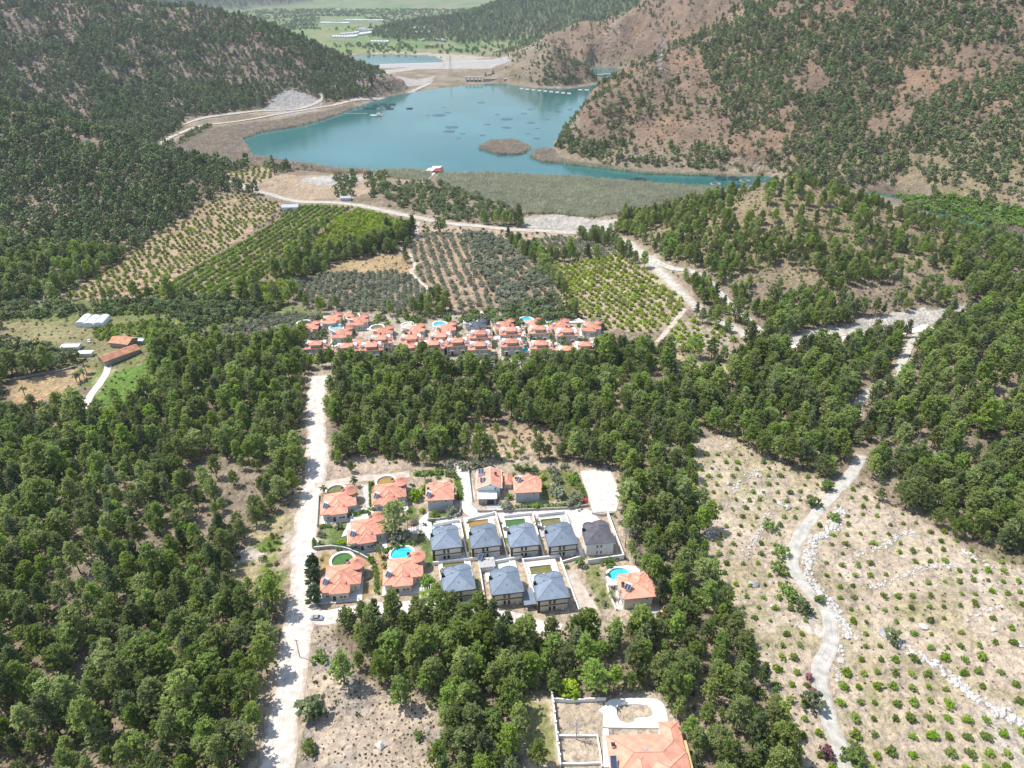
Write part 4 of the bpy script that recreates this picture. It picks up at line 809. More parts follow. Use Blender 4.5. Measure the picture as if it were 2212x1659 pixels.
def ringfill(inner, outer, z, mat, name, parent):
    n = 60
    def resample(poly):
        out = []
        for i in range(n):
            a = 6.2832 * i / n; d = np.array([math.cos(a), math.sin(a)]); best = 0
            for j in range(len(poly)):
                p, q = poly[j], poly[(j + 1) % len(poly)]; e = q - p; det = d[0] * -e[1] + d[1] * e[0]
                if abs(det) < 1e-9: continue
                t = (p[0] * -e[1] + p[1] * e[0]) / det; s_ = (d[0] * p[1] - d[1] * p[0]) / det
                if t > best and -.001 <= s_ <= 1.001: best = t
            out.append(d * best)
        return out
    a, b_ = resample(inner), resample(outer); mb = MB()
    vs = [(p[0], p[1], z) for p in a] + [(p[0], p[1], z) for p in b_] + [(p[0], p[1], z - 1.2) for p in b_] + [(p[0], p[1], z - 1.8) for p in a]
    mb.add(vs, [(n + i, n + (i + 1) % n, (i + 1) % n, i) for i in range(n)] + [(2 * n + i, 2 * n + (i + 1) % n, n + (i + 1) % n, n + i) for i in range(n)] + [(i, (i + 1) % n, 3 * n + (i + 1) % n, 3 * n + i) for i in range(n)])
    mb.build(name, mat, parent); return a
a = ringfill([p - cen for p in kp], [p - cen for p in dk], 0, MT['white'], 'paving', o); mb = MB(); mb.add([(p[0], p[1], -1.0) for p in a], [tuple(range(len(a)))]); mb.build('pool_floor', MT['wmud'], o); tag(o, 'white rounded terrace with an empty kidney shaped pool', 'terrace')
patch('side_paving', [c3(1032, 748), c3(1092, 748), c3(1125, 1175), c3(1040, 1175)], MT['white'], .25)
# ------------------------------------------------------------------ far villa cluster
ft = turret_villa(detail=False); fd = turret_villa('dtile', 'seamr', detail=False)
def duplex():
    r = empty('twin_villa', (0, 0, 0)); MB().box(0, 0, 0, 13, 9, 6.0).build('wall', MT['cream'], r); mb = MB(); mb.hip(-7.2, 7.2, -5.2, 5.2, 6.0, .42); mb.build('roof', [MT['tile'], MT['ridge']], r, uv=True)
    MB().box(0, -2.0, 6.2, 5.4, 3.6, 2.0).build('dormer', MT['cream'], r); MB().hip(-3.6, 3.6, -4.5, 2.2, 8.2, .42).build('dormer_roof', [MT['tile'], MT['ridge']], r, uv=True)
    for sx in (-1, 1):
        solar(r, 5.2 * sx - .4, -2.6, 7.0, R(-35), 2, .9, 1.9, True, .7)
        mb = MB(); mb.box(4.4 * sx, 1.6, 6.6, 2.6, 2.6, 1.3); mb.build('roof_terrace', MT['white'], r)
        mb = MB(); n = 8
        for i in range(n):
            a0, a1 = math.pi * i / n, math.pi * (i + 1) / n; f = lambda a, y: (3.2 * sx + 1.6 * math.cos(a), y, 2.9 + .7 * math.sin(a)); mb.add([f(a0, -4.6), f(a1, -4.6), f(a1, -6.0), f(a0, -6.0)], [(0, 1, 2, 3)])
        mb.build('door_canopy', MT['white'], r); MB().box(3.2 * sx, -4.56, 0, 1.2, .12, 2.3).build('door', MT['brown'], r)
        for x, z in ((1.4, 3.6), (5.2, 3.6), (5.2, 1.0)): window(r, x * sx, -4.53, z, .8, 1.2)
    chimney(r, 0, 1.6, 8.4, 1.0, 'ridge'); return r
du = duplex()
TVL = [(ft, c4(535, 405), 12, None, 'with the pale driveway beside it'), (ft, c4(900, 425), 12, 'wolive', 'beside the small gazebo'), (ft, c4(215, 520), 10, 'wgreen', 'half hidden by conifers at the left end'), (ft, c4(665, 595), 10, 'wteal', 'with the carport beside it'), (ft, c4(1215, 575), 9, 'wolive', 'beside the bare brown garden plot'), (ft, c4(1650, 545), 9, 'wpale', 'with the tall palm at its left'), (ft, c4(2065, 525), 7, 'aqua', 'with turquoise pool before bare ground'),
       (fd, c5(440, 485), 7, 'wpale', 'with the only dark grey roof of the far cluster'), (ft, c5(810, 480), 5, 'wgreen', 'with the round green pool'), (ft, c5(1200, 470), 5, 'aqua', 'with the bright round pool and white terrace'), (ft, c5(1560, 480), 5, 'wteal', 'with the pale blue pool in front of palms'), (ft, c5(1960, 505), -4, None, 'at the grove end of the back row')]
POOLFAR = []
ft.scale = fd.scale = (.87,) * 3
for p, cp, a, wt, lab in TVL:
    l, o = place_house(p, cp, R(a), 7, ('dark' if p is fd else 'orange') + ' roofed turret villa ' + lab, 'far turret villas')
    if wt: POOLFAR.append(round_pool(off(l, R(a), -3.2, 10.6), 4.2, R(a), wt, 'round pool of the villa ' + lab, h=2.7))
DPL = [(c4(335, 775), 6, 'at the left end beside the dirt road'), (c4(745, 810), 6, 'second in the row beside the dirt road end'), (c4(1075, 800), 7, 'low down behind the pines, third from left'), (c4(1200, 700), 7, 'between bare garden and the lane'), (c4(1610, 695), 7, 'below the villa with the tall palm'), (c4(1575, 815), 7, 'with a pool at its right, lowest row'), (c4(2000, 665), 7, 'right of the palm group, middle row'), (c4(1900, 775), 7, 'right of the lowest turquoise pool'),
       (c5(180, 740), 6, 'behind pine tops below the dark roofed villa'), (c5(490, 625), 5, 'directly in front of the dark roofed villa'), (c5(890, 580), 4, 'in front of the villa with the green pool'), (c5(1275, 560), 4, 'in front of the villa with the bright pool'), (c5(1645, 595), 4, 'with dark open doorway near the grove end'), (c5(480, 790), 4, 'sunk in pine tops left of the large pool'), (c5(905, 750), 4, 'left of the large lagoon pool'), (c5(1300, 775), 3, 'right of the large lagoon pool'), (c5(1665, 850), 2, 'lowest of the right end group'), (c5(1885, 790), 2, 'at the far right end of the front row')]
for cp, a, lab in DPL: place_house(du, cp, R(a), 4.5, 'white twin villa with orange dormer roof ' + lab, 'far twin villas')
for cps, lab in (([c4(1690, 800), c4(1690, 730), c4(1740, 710), c4(1800, 720), c4(1780, 790), c4(1740, 810)], 'bright turquoise pool between the lowest twin villas'), ([c5(1000, 700), c5(1000, 640), c5(1050, 620), c5(1110, 640), c5(1130, 670), c5(1060, 715)], 'large turquoise lagoon pool on a white terrace')):
    w_ = [np.array(p[:2]) for p in WP(cps)]; c = sum(w_) / len(w_); o = empty('lagoon_pool', (c[0], c[1], HZ(*c) + .3)); q = [p - c for p in w_]
    a = ringfill(q, [p * 1.45 for p in q], 0, MT['deck'], 'pool_deck', o); mb = MB(); mb.add([(p[0], p[1], -.2) for p in a], [tuple(range(len(a)))]); mb.build('pool_water', MT['aqua'], o); tag(o, lab, 'pool')
patch('far_lane', [c4(40, 640), c4(500, 640), c4(900, 640), c4(1400, 620), c4(1400, 600), c4(900, 610), c4(500, 620)], MT['deck'], .12); patch('far_forecourt', [c5(640, 500), c5(740, 500), c5(760, 600), c5(1220, 620), c5(1900, 600), c5(1900, 570), c5(1700, 590), c5(1080, 560), c5(1060, 460), c5(1020, 460), c5(1030, 560), c5(700, 560)], MT['deck'], .1)
patch('white_yard', [c5(480, 160), c5(560, 160), c5(660, 230), c5(900, 240), c5(1350, 250), c5(1800, 260), c5(1900, 320), c5(1300, 330), c5(1000, 330), c5(600, 290), c5(540, 300), c5(480, 210)], MT['deck'], .08)
# ------------------------------------------------------------------ paved and bare patches of the village
patch('bare_lot', [c2(1340, 160), c2(1600, 125), c2(1670, 150), c2(1780, 420), c2(1730, 590), c2(1480, 600), c2(1440, 480)], MT['road'], .12); patch('gravel_strip', [c2(1190, 1260), c2(1280, 1260), c2(1540, 1659), c2(1340, 1659)], MT['road3'], .06); patch('building_yard', [c2(1180, 590), c2(1440, 600), c2(1440, 700), c2(1330, 900), c2(1400, 1120), c2(1300, 1080), c2(1230, 700)], MT['road'], .07)
patch('sun_terrace', [c1(400, 870), c1(470, 725), c1(560, 690), c1(620, 740), c1(545, 820)], MT['white'], .15); patch('driveway', [c1(620, 305), c1(690, 300), c1(715, 550), c1(670, 550)], MT['conc'], .07); patch('front_yard', [c2(320, 520), c2(480, 510), c2(490, 570), c2(320, 575)], MT['paver'], .07); patch('garden_path', [c1(1120, 780), c1(1240, 740), c1(1250, 690), c1(1320, 600), c1(1350, 600), c1(1340, 700), c1(1400, 740), c1(1280, 830), c1(1140, 830)], MT['deck'], .06); patch('yard_paving', [c2(1720, 1420), c2(1800, 1420), c2(1800, 1659), c2(1740, 1659)], MT['deck'], .08)
patch('paved_court', [c2(1990, 1659), c2(2000, 1700), c2(2210, 1700), c2(2200, 1640)], MT['paver'], .06); patch('curved_terrace', [c1(1280, 860), c1(1290, 800), c1(1400, 760), c1(1700, 720), c1(1690, 760), c1(1420, 860), c1(1340, 890)], MT['white'], .12)
def place_pines():
    global PSRC
    order = np.argsort(ny_ + .25 * np.abs(nx_)); first = order[:300]; rest = order[300:]
    idx = rng.integers(0, len(PINES), len(nx_)); rz = rng.uniform(0, 6.28, len(nx_))
    src = {}
    for i in first:
        u = float(proj(np.array([[nx_[i], ny_[i], nz_[i]]]))[0][0])
        v_ = float(proj(np.array([[nx_[i], ny_[i], nz_[i]]]))[1][0])
        if u < 620: where = 'in the lower left corner wood' if u < 230 else ('along the left edge of the dirt road' if u > 480 else ('in the middle of the left wood' if v_ < 1480 else 'at the bottom edge of the left wood'))
        elif u < 1750: where = 'on the dry slope right of the dirt road' if u < 850 else ('in the grove left of the mansion plot' if u < 1130 else ('behind the mansion terrace' if u < 1440 else 'between the mansion and the terraced orchard'))
        else: where = 'beside the terraced orchard'
        where = ('tall ' if ns_[i] > 1.18 else 'young ' if ns_[i] < .8 else '') + 'green pine tree ' + where
        o = empty('pine_tree', (nx_[i], ny_[i], nz_[i]), rz[i], float(ns_[i])); cm, tm = PINES[idx[i]]
        c = obj('crown', cm, o); t = obj('trunk', tm, o); src.setdefault(int(idx[i]), [c, t])
        tag(o, where, 'tree', where.replace('pine tree', 'pines'))
    PSRC = [src[k] for k in range(len(PINES))]
    scatter_stuff('pine_forest', 'dense green pine forest around the villas', PSRC, np.stack([nx_, ny_, nz_], 1)[rest], rz[rest], ns_[rest], idx[rest])
def far_source(name, meshes, label, cat, group, locs):
    out = []
    for me_, l in zip(meshes, locs):
        o = obj(name, me_, None, (l[0], l[1], HZ(l[0], l[1]) - .2), random.uniform(0, 6)); tag(o, label, cat, group); out.append(o)
    return out
def place_far():
    parts = []
    # left slopes
    parts.append(stand(-1700, -230, 540, 1750, 6.6, lambda x, y, z: np.where(y < 1000, 1, sstep(2, 6, z)) * (.35 + .65 * cl(x, y, 55, .32, .46, 33)) * (1 - .35 * sstep(90, 140, z)) * ((x < -262))))
    wl = WP([(200, 235), (400, 258), (395, 285), (330, 320), (300, 330), (230, 320)], True); parts.append(stand(-900, -300, 800, 1400, 7, lambda x, y, z: inpoly(x, y, wl) * .9))
    # right mountain
    parts.append(stand(40, 1250, 560, 1700, 6.8, lambda x, y, z: sstep(1, 3, z) * (.14 + .86 * cl(x, y, 48, .42, .52, 35)) * np.where(x < 270, .3 + .6 * (z < 16), 1) * (y > 660 + 0 * x) * ((x > 430) | (y > 760))))
    # rocky hills behind the lake
    parts.append(stand(-60, 900, 1560, 2500, 13, lambda x, y, z: sstep(1, 3, z) * (.05 + .4 * cl(x, y, 60, .46, .62, 36))))
    # far wooded mountain
    parts.append(stand(-500, 1300, 2450, 4200, 15, lambda x, y, z: sstep(1, 4, z) * .95))
    parts.append(stand(-3200, 1500, 4200, 6400, 42, lambda x, y, z: sstep(4, 20, z) * .9))
    parts.append(stand(-2300, -300, 1750, 4300, 24, lambda x, y, z: sstep(6, 20, z) * .7))
    x, y, z = (np.concatenate([p[i] for p in parts]) for i in range(3))
    s = np.clip(rng.normal(.92, .24, len(x)), .4, 1.5) * np.where(y > 4200, 3.2, np.where(y > 2400, 1.4, 1)) * np.where((x > 40) & (y < 1800), .82, 1)
    src = far_source('pine_tree', FPINES, 'grey green pine standing alone on the near edge of the wooded spur', 'tree', 'pines at the foot of the left spur', [(-332 - 6 * k, 700 - 22 * k) for k in range(len(FPINES))])
    sx, sy, sz = (np.concatenate(q) for q in zip(stand(40, 1250, 560, 1700, 7.5, lambda x, y, z: sstep(1, 3, z) * (.2 + .8 * cl(x, y, 48, .40, .52, 35)) * np.where(x < 270, .35 + .6 * (z < 16), 1) * ((x > 430) | (y > 760))), stand(-60, 1000, 1540, 2600, 11, lambda x, y, z: sstep(1, 3, z) * (.12 + .55 * cl(x, y, 50, .42, .6, 136))), stand(-1200, -230, 540, 1700, 10, lambda x, y, z: sstep(2, 6, z) * .4)))
    s2 = far_source('mountain_tree', BUSH['far'], 'round grey green tree at the foot of the red mountain by the channel', 'tree', 'round trees at the mountain foot', [(150 + 24 * k, 868 - 7 * k) for k in range(4)])
    scatter_stuff('mountain_scrub', 'round evergreen trees scattered over the mountain slopes', s2, np.stack([sx, sy, sz - .4], 1), rng.uniform(0, 6.28, len(sx)), rng.uniform(.45, 1.25, len(sx)), rng.integers(0, 4, len(sx)))
    scatter_stuff('mountain_woods', 'pine woods over the slopes around the lake', src, np.stack([x, y, z - .3], 1), rng.uniform(0, 6.28, len(x)), s, rng.integers(0, len(src), len(x)))
    # valley trees and field hedges
    vx, vy = jgrid(-1600, 500, 2200, 5200, 17); vz = H(vx, vy); m = inview(vx, vy, vz) & (vz < 6) & (rng.random(len(vx)) < .10 + .5 * cl(vx, vy, 75, .52, .6, 38) + .4 * ((np.abs(((vx + .25 * vy) / 95) % 1 - .5) > .44))) & ~blocked(vx, vy, [POND] + GHZ, 0)
    m2 = (vy < 2330) & (vy > 2060) | (vy >= 2330); m &= m2
    vx, vy, vz = vx[m], vy[m], vz[m]
    sb = far_source('tree', BUSH['dark'], 'round dark tree beside the far pond', 'tree', 'round trees by the far pond', [(-330 + 45 * k, 2080 + 20 * k) for k in range(4)])
    # green belt on the lake shore and by the river, dark woods at orchard edges
    pl = [(WP([(0, 690), (0, 640), (120, 600), (240, 556), (330, 500), (340, 505), (250, 566), (130, 642)]), 6, 1), (WP([(375, 308), (440, 272), (470, 268), (440, 286), (395, 318)]), 8, 1.3), (WP([(790, 378), (835, 378), (838, 432), (795, 432)]), 9, 1.5), (WP([(560, 352), (700, 366), (700, 374), (560, 362)]), 8, .9), (WP([(0, 665), (200, 655), (480, 658), (640, 662), (560, 682), (400, 690), (300, 676), (0, 692)]), 5.5, 1.25), (WP([(0, 745), (120, 755), (180, 770), (120, 800), (0, 800)]), 7, 1.4), (WP([(375, 690), (440, 690), (430, 730), (385, 735)]), 6, 1.3), (WP([(1330, 735), (1440, 745), (1500, 765), (1420, 772), (1320, 765)]), 7, 1.1),
          (WP([(820, 400), (960, 395), (1100, 450), (1120, 480), (1000, 480), (880, 455), (830, 430)]), 7, 1.2), (WP([(600, 570), (680, 555), (800, 530), (850, 510), (870, 545), (760, 560), (700, 582), (610, 605)]), 7, 1.1), (WP([(990, 690), (1200, 640), (1240, 690), (1200, 715), (1000, 705)]), 6, 1.3), (WP([(360, 650), (480, 640), (560, 660), (600, 680), (480, 705), (390, 700)]), 6.5, 1.25),
          (WP([(720, 375), (770, 375), (760, 425), (725, 430)]), 8, 1.3), (WP([(1196, 318), (1240, 275), (1300, 340), (1640, 372), (1650, 380), (1300, 358)]), 7, .95)]
    bx, by, bs = [vx], [vy], [rng.uniform(.8, 1.7, len(vx)) * 1.5]
    for q, sp, k in pl:
        a = np.array(q); gx, gy = jgrid(a[:, 0].min(), a[:, 0].max(), a[:, 1].min(), a[:, 1].max(), sp); mm = inpoly(gx, gy, q) & (rng.random(len(gx)) < .8) & ~blocked(gx, gy, [LAKE], 1)
        bx.append(gx[mm]); by.append(gy[mm]); bs.append(rng.uniform(.7, 1.3, mm.sum()) * k)
    bx, by, bs = map(np.concatenate, (bx, by, bs)); bz = H(bx, by)
    scatter_stuff('valley_trees', 'broad trees along fields, shores and the river', sb, np.stack([bx, by, bz - .2], 1), rng.uniform(0, 6.28, len(bx)), bs, rng.integers(0, 4, len(bx)))
def grove(kind, name, zones, label, cat, group, stufflabel, sc_=(.8, 1.15), near=None):
    """rows of orchard trees; the 300 nearest stand as single trees"""
    X, Y = [], []
    for pl, ang, sx, sy, miss in zones:
        a = np.array(pl); c = a[:, :2].mean(0); r_ = np.hypot(*(a[:, :2] - c).T).max(); ca, sa = math.cos(R(ang)), math.sin(R(ang))
        gx, gy = np.meshgrid(np.arange(-r_, r_, sx), np.arange(-r_, r_, sy)); gx[1::2] += 0
        gx = gx.ravel() + rng.normal(0, .10 * sx, gx.size); gy = gy.ravel() + rng.normal(0, .12 * sy, gy.size)
        x, y = c[0] + gx * ca - gy * sa, c[1] + gx * sa + gy * ca
        m = inpoly(x, y, pl) & (rng.random(len(x)) > miss * (.5 + cl(x, y, 20, .45, .6, 8))) & ~blocked(x, y, [], .5); X.append(x[m]); Y.append(y[m])
    X, Y = np.concatenate(X), np.concatenate(Y); Zz = H(X, Y); ms = BUSH[kind]
    m = inview(X, Y, Zz, 40, 40); X, Y, Zz = X[m], Y[m], Zz[m]
    s = rng.uniform(*sc_, len(X)); rz = rng.uniform(0, 6.28, len(X)); ix = rng.integers(0, len(ms), len(X)); od = np.argsort(Y); src = {}
    for i in od[:300]:
        o = obj(name, ms[ix[i]], None, (X[i], Y[i], Zz[i] - .1), rz[i], float(s[i])); src.setdefault(int(ix[i]), o); tag(o, label, cat, group)
    if len(od) > 300:
        r_ = od[300:]; scatter_stuff(name + '_rows', stufflabel, [src[k] for k in range(len(ms))], np.stack([X, Y, Zz - .1], 1)[r_], rz[r_], s[r_], ix[r_])
    return src
place_pines()
GHZ = [Z((615, 66), (850, 66), (850, 96), (630, 98), flat=True), Z((690, 36), (780, 36), (850, 60), (690, 62), flat=True), Z((860, 72), (985, 72), (985, 100), (870, 96), flat=True)]
place_far()
grove('lime', 'citrus_tree', [(ZR, 24, 5.2, 4.8, .04), (ZR2, 24, 5.5, 5, .25)], 'lime green citrus tree in the dotted grove below the lake road', 'tree', 'lime green citrus grove', 'lime green citrus rows', (.85, 1.2))
grove('grove', 'orange_tree', [(ZL1, -13, 6.2, 5.6, .10), (ZL2, -13, 6.3, 2.9, .01), (ZS, -20, 5.2, 3.2, .02), (ZS2, 10, 4.5, 4, .05), (ZK, 15, 6.5, 6, .1)], 'mid green orange tree in the rows of the left grove', 'tree', 'orange trees in the left grove', 'rows of green orange trees', (.8, 1.0))
grove('olive', 'olive_tree', [(ZO1, 12, 7.0, 4.4, .16), (ZO2, 8, 4.6, 4.4, .1), (ZO3, -18, 4.4, 4.2, .08), (ZO4, 14, 5.5, 3.4, .03)], 'grey green olive tree in the grove behind the far villas', 'tree', 'olive trees in the groves', 'grey green olive groves', (.75, 1.1))
def place_lime_rows():
    X, Y = [], []
    for pl in (ZL3, ZL4):
        a = np.array(pl); gx, gy = jgrid(a[:, 0].min(), a[:, 0].max(), a[:, 1].min(), a[:, 1].max(), 3.6, .25); m = inpoly(gx, gy, pl); X.append(gx[m]); Y.append(gy[m])
    X, Y = np.concatenate(X), np.concatenate(Y); srcs = [o for o in col.objects if o.name.startswith('citrus_tree') and 'rows' not in o.name][:4]
    scatter_stuff('lemon_thicket', 'bright lime green lemon plot', srcs, np.stack([X, Y, H(X, Y)], 1), rng.uniform(0, 6, len(X)), rng.uniform(.8, 1.1, len(X)), rng.integers(0, len(srcs), len(X)))
place_lime_rows()
def place_extra():
    a = WP([(1000, 506), (1080, 512), (1160, 580), (1230, 655), (1200, 690), (1090, 688), (1040, 600)]); q = np.array(a); gx, gy = jgrid(q[:, 0].min(), q[:, 0].max(), q[:, 1].min(), q[:, 1].max(), 4.6); m = inpoly(gx, gy, a) & (rng.random(len(gx)) < .25 + .75 * cl(gx, gy, 24, .42, .55, 18)); gx, gy = gx[m], gy[m]
    srcs = [o for o in col.objects if o.name.startswith('olive_tree') and 'rows' not in o.name][:4]; n = len(gx)
    scatter_stuff('olive_thicket', 'dense dark olive thicket in the middle grove', srcs, np.stack([gx, gy, H(gx, gy)], 1), rng.uniform(0, 6, n), rng.uniform(.9, 1.6, n), rng.integers(0, len(srcs), n))
    a = WP([(1935, 428), (2000, 422), (2240, 470), (2240, 505), (2100, 482), (1960, 442)]); q = np.array(a); gx, gy = jgrid(q[:, 0].min(), q[:, 0].max(), q[:, 1].min(), q[:, 1].max(), 5); m = inpoly(gx, gy, a); gx, gy = gx[m], gy[m]; n = len(gx)
    src = far_source('willow_tree', BUSH['maquis'], 'bright green willow standing beside the river channel', 'tree', 'willows by the river', [ground_at(c_)[:2] for c_ in ((1960, 436), (1990, 440), (2030, 448), (2080, 460))])
    scatter_stuff('riverside_trees', 'bright green willows along the river', src, np.stack([gx, gy, H(gx, gy)], 1), rng.uniform(0, 6, n), rng.uniform(1.3, 2.3, n), rng.integers(0, 4, n))
place_extra()
# ---------------- young citrus in the terraced orchard at the right
def young():
    a = np.array(ZORCH); gx, gy = jgrid(a[:, 0].min(), a[:, 0].max(), a[:, 1].min(), a[:, 1].max(), 5.6, .11)
    m = inpoly(gx, gy, ZORCH) & ~blocked(gx, gy, [], 1.5) & (rng.random(len(gx)) > .12); gx, gy = gx[m], gy[m]; gz = H(gx, gy); m = inview(gx, gy, gz, 20, 20); gx, gy, gz = gx[m], gy[m], gz[m]
    for wl in WALLS:
        m = dpoly(gx, gy, wl) > 2.5; gx, gy, gz = gx[m], gy[m], gz[m]
    od = np.argsort(gy); rd_ = RC['gravel_road'][1]
    for i in od[:300]:
        k = int(rng.integers(0, 4)); side = gx[i] < np.interp(gy[i], rd_[:, 1][::1], rd_[:, 0])
        o = obj('citrus_bush', BUSH['citrus'][k], None, (gx[i], gy[i], gz[i] - .08), float(rng.uniform(0, 6)), float(rng.uniform(.62, 1.12) * (1.12 if gy[i] < 165 else .85)))
        tag(o, 'young citrus bush on dry ground ' + ('between the pine wood and the winding gravel road' if side else 'right of the winding gravel road'), 'bush', 'young citrus ' + ('left of' if side else 'right of') + ' the gravel road')
WALLS = []
for pl in ([cR(1080, 60), cR(1000, 180), cR(900, 260), cR(870, 380), cR(890, 510), cR(980, 600), cR(1060, 720), cR(1130, 850)], [cR(1350, 830), cR(1500, 930), cR(1650, 1010), cR(1800, 1130), cR(1920, 1230), cR(2060, 1310), cR(2230, 1390)],
           [cR(215, 20), cR(260, 130), cR(220, 230), cR(180, 320)], [cR(480, 330), cR(540, 240), cR(600, 130), cR(640, 60)], [cR(1160, 340), cR(1280, 300), cR(1380, 260), cR(1440, 215), cR(1550, 195)], [cR(1250, 540), cR(1380, 500), cR(1520, 440), cR(1690, 400), cR(1800, 410)], [cR(1090, 900), cR(1060, 1010), cR(1040, 1120)], [cR(1860, 740), cR(1960, 690), cR(2080, 655)], [cE(550, 1340), cE(440, 1420), cE(400, 1490)], [cE(150, 1450), cE(200, 1560), cE(240, 1640)], [cR(1800, 290), cR(1900, 350), cR(2030, 420)]):
    WALLS.append(WP(pl))
young()
# ================================================================== walls, hedges, garden plants, small things
def wall_line(name, cps, h, t, mat, label, cat='wall', group=None, top=None):
    w_ = WP(cps); c = w_[0]; o = empty(name, (c[0], c[1], c[2]))
    for p, q in zip(w_[:-1], w_[1:]):
        L_ = math.hypot(q[0] - p[0], q[1] - p[1]); a = math.atan2(q[1] - p[1], q[0] - p[0]); z = min(HZ(p[0], p[1]), HZ(q[0], q[1])) - c[2]
        b_ = MB().box(0, 0, -.5, L_ + t * .9, t, h + .5).build('wall_panel', MT[mat], o); b_.location = ((p[0] + q[0]) / 2 - c[0], (p[1] + q[1]) / 2 - c[1], z); b_.rotation_euler.z = a
        k = MB().box(0, 0, h + .004, L_ + t * .9, t + .12, .1).build('coping', MT[top or mat], o); k.location = b_.location; k.rotation_euler.z = a
    return tag(o, label, cat, group, 'thing')
gg = 'white plot walls of the grey villas'
for cps, h, lab in (([c1(1405, 760), c1(1690, 705), c1(1772, 1115)], 1.7, 'white plot wall right of the first grey villa'), ([c2(118, 705), c2(418, 625), c2(545, 1105)], 1.7, 'white plot wall round the ochre pool'), ([c2(510, 668), c2(818, 632), c2(945, 1110)], 1.7, 'white plot wall round the dark green pool'), ([c2(885, 652), c2(1172, 618), c2(1345, 1095)], 1.7, 'white plot wall round the grey paved court'), ([c2(1635, 640), c2(1810, 1110), c2(1425, 1165)], 2.4, 'tall white corner wall of the unfinished villa'),
                    ([c1(1400, 1175), c1(1888, 1118), c1(1965, 1600)], 1.6, 'white plot wall right of the lower corner villa'), ([c2(395, 1165), c2(702, 1105), c2(835, 1500)], 1.6, 'white plot wall round the empty pale pool'), ([c2(722, 1140), c2(1112, 1095), c2(1325, 1675)], 1.6, 'long white plot wall beside the gravel strip'), ([c2(1340, 1100), c2(1150, 1155)], 1.2, 'low white wall stub above the gravel strip')):
    wall_line('plot_wall', cps, h, .3, 'white', lab, 'wall', gg)
wall_line('garden_wall', [c1(110, 1010), c1(210, 1000), c1(300, 992), c1(400, 1005), c1(480, 1025), c1(600, 1075), c1(690, 1125)], 1.6, .45, 'stonew', 'curved rubble wall with green fence between two villas', top='conc')
wall_line('green_fence', [c1(300, 985), c1(400, 998), c1(480, 1015), c1(600, 1062), c1(690, 1112)], 2.2, .08, 'fence', 'green mesh fence on the curved rubble wall', 'fence')
wall_line('roadside_wall', [c1(135, 760), c1(143, 640), c1(150, 520), c1(155, 420)], 1.1, .25, 'conc', 'low concrete wall of the corner villa along the dirt road')
wall_line('stone_wall', [c1(1340, 700), c1(1480, 690), c1(1600, 665), c1(1690, 630), c1(1700, 570)], 1.3, .4, 'stonew', 'grey rubble wall curving round the hedged house')
wall_line('stone_wall', [c2(225, 600), c2(420, 600), c2(580, 595), c2(900, 580), c2(1240, 565), c2(1430, 535)], 1.2, .4, 'stonew', 'long rubble wall along the middle lane')
wall_line('boundary_wall', [c2(118, 110), c2(140, 300), c2(165, 520), c2(235, 595)], 1.5, .25, 'conc', 'pale wall along the lane beside the gable house')
wall_line('front_wall', [c1(1440, 1600), c1(1580, 1620), c1(1700, 1625), c1(1960, 1625)], 1.3, .25, 'brown', 'dark low wall in front of the lower grey villas'); wall_line('retaining_wall', [c2(1470, 625), c2(1560, 640), c2(1705, 625)], 1.3, .3, 'conc', 'concrete wall below the bare white lot'); wall_line('house_wall', [c2(1625, 1400), c2(1660, 1520), c2(1730, 1670)], 1.2, .25, 'white', 'white wall left of the cream house at the wood edge')
mw = wall_line('mansion_wall', [c3(478, 390), c3(500, 560), c3(520, 750), c3(540, 930), c3(570, 1170)], 2.0, .35, 'white', 'white pillared wall on the left of the mansion plot'); wall_line('mansion_back_wall', [c3(490, 445), c3(660, 460), c3(840, 450), c3(1060, 440)], 1.6, .3, 'white', 'white pillared wall behind the mansion terrace'); wall_line('garden_divider', [c3(540, 835), c3(760, 835), c3(970, 830), c3(1000, 1000), c3(1020, 1170)], 1.0, .3, 'white', 'low white divider inside the mansion plot'); wall_line('garden_divider', [c3(590, 1140), c3(800, 1140), c3(1000, 1130)], 1.0, .3, 'white', 'lowest white divider at the bottom edge of the mansion plot')
for cps, o in (([c3(478, 400), c3(495, 505), c3(508, 615), c3(520, 725), c3(540, 850), c3(552, 965), c3(565, 1085)], mw),):
    for p in WP(cps):
        b_ = MB().box(0, 0, 0, .55, .55, 2.5).build('pillar', MT['white'], o); b_.location = (p[0] - o.location.x, p[1] - o.location.y, 0)
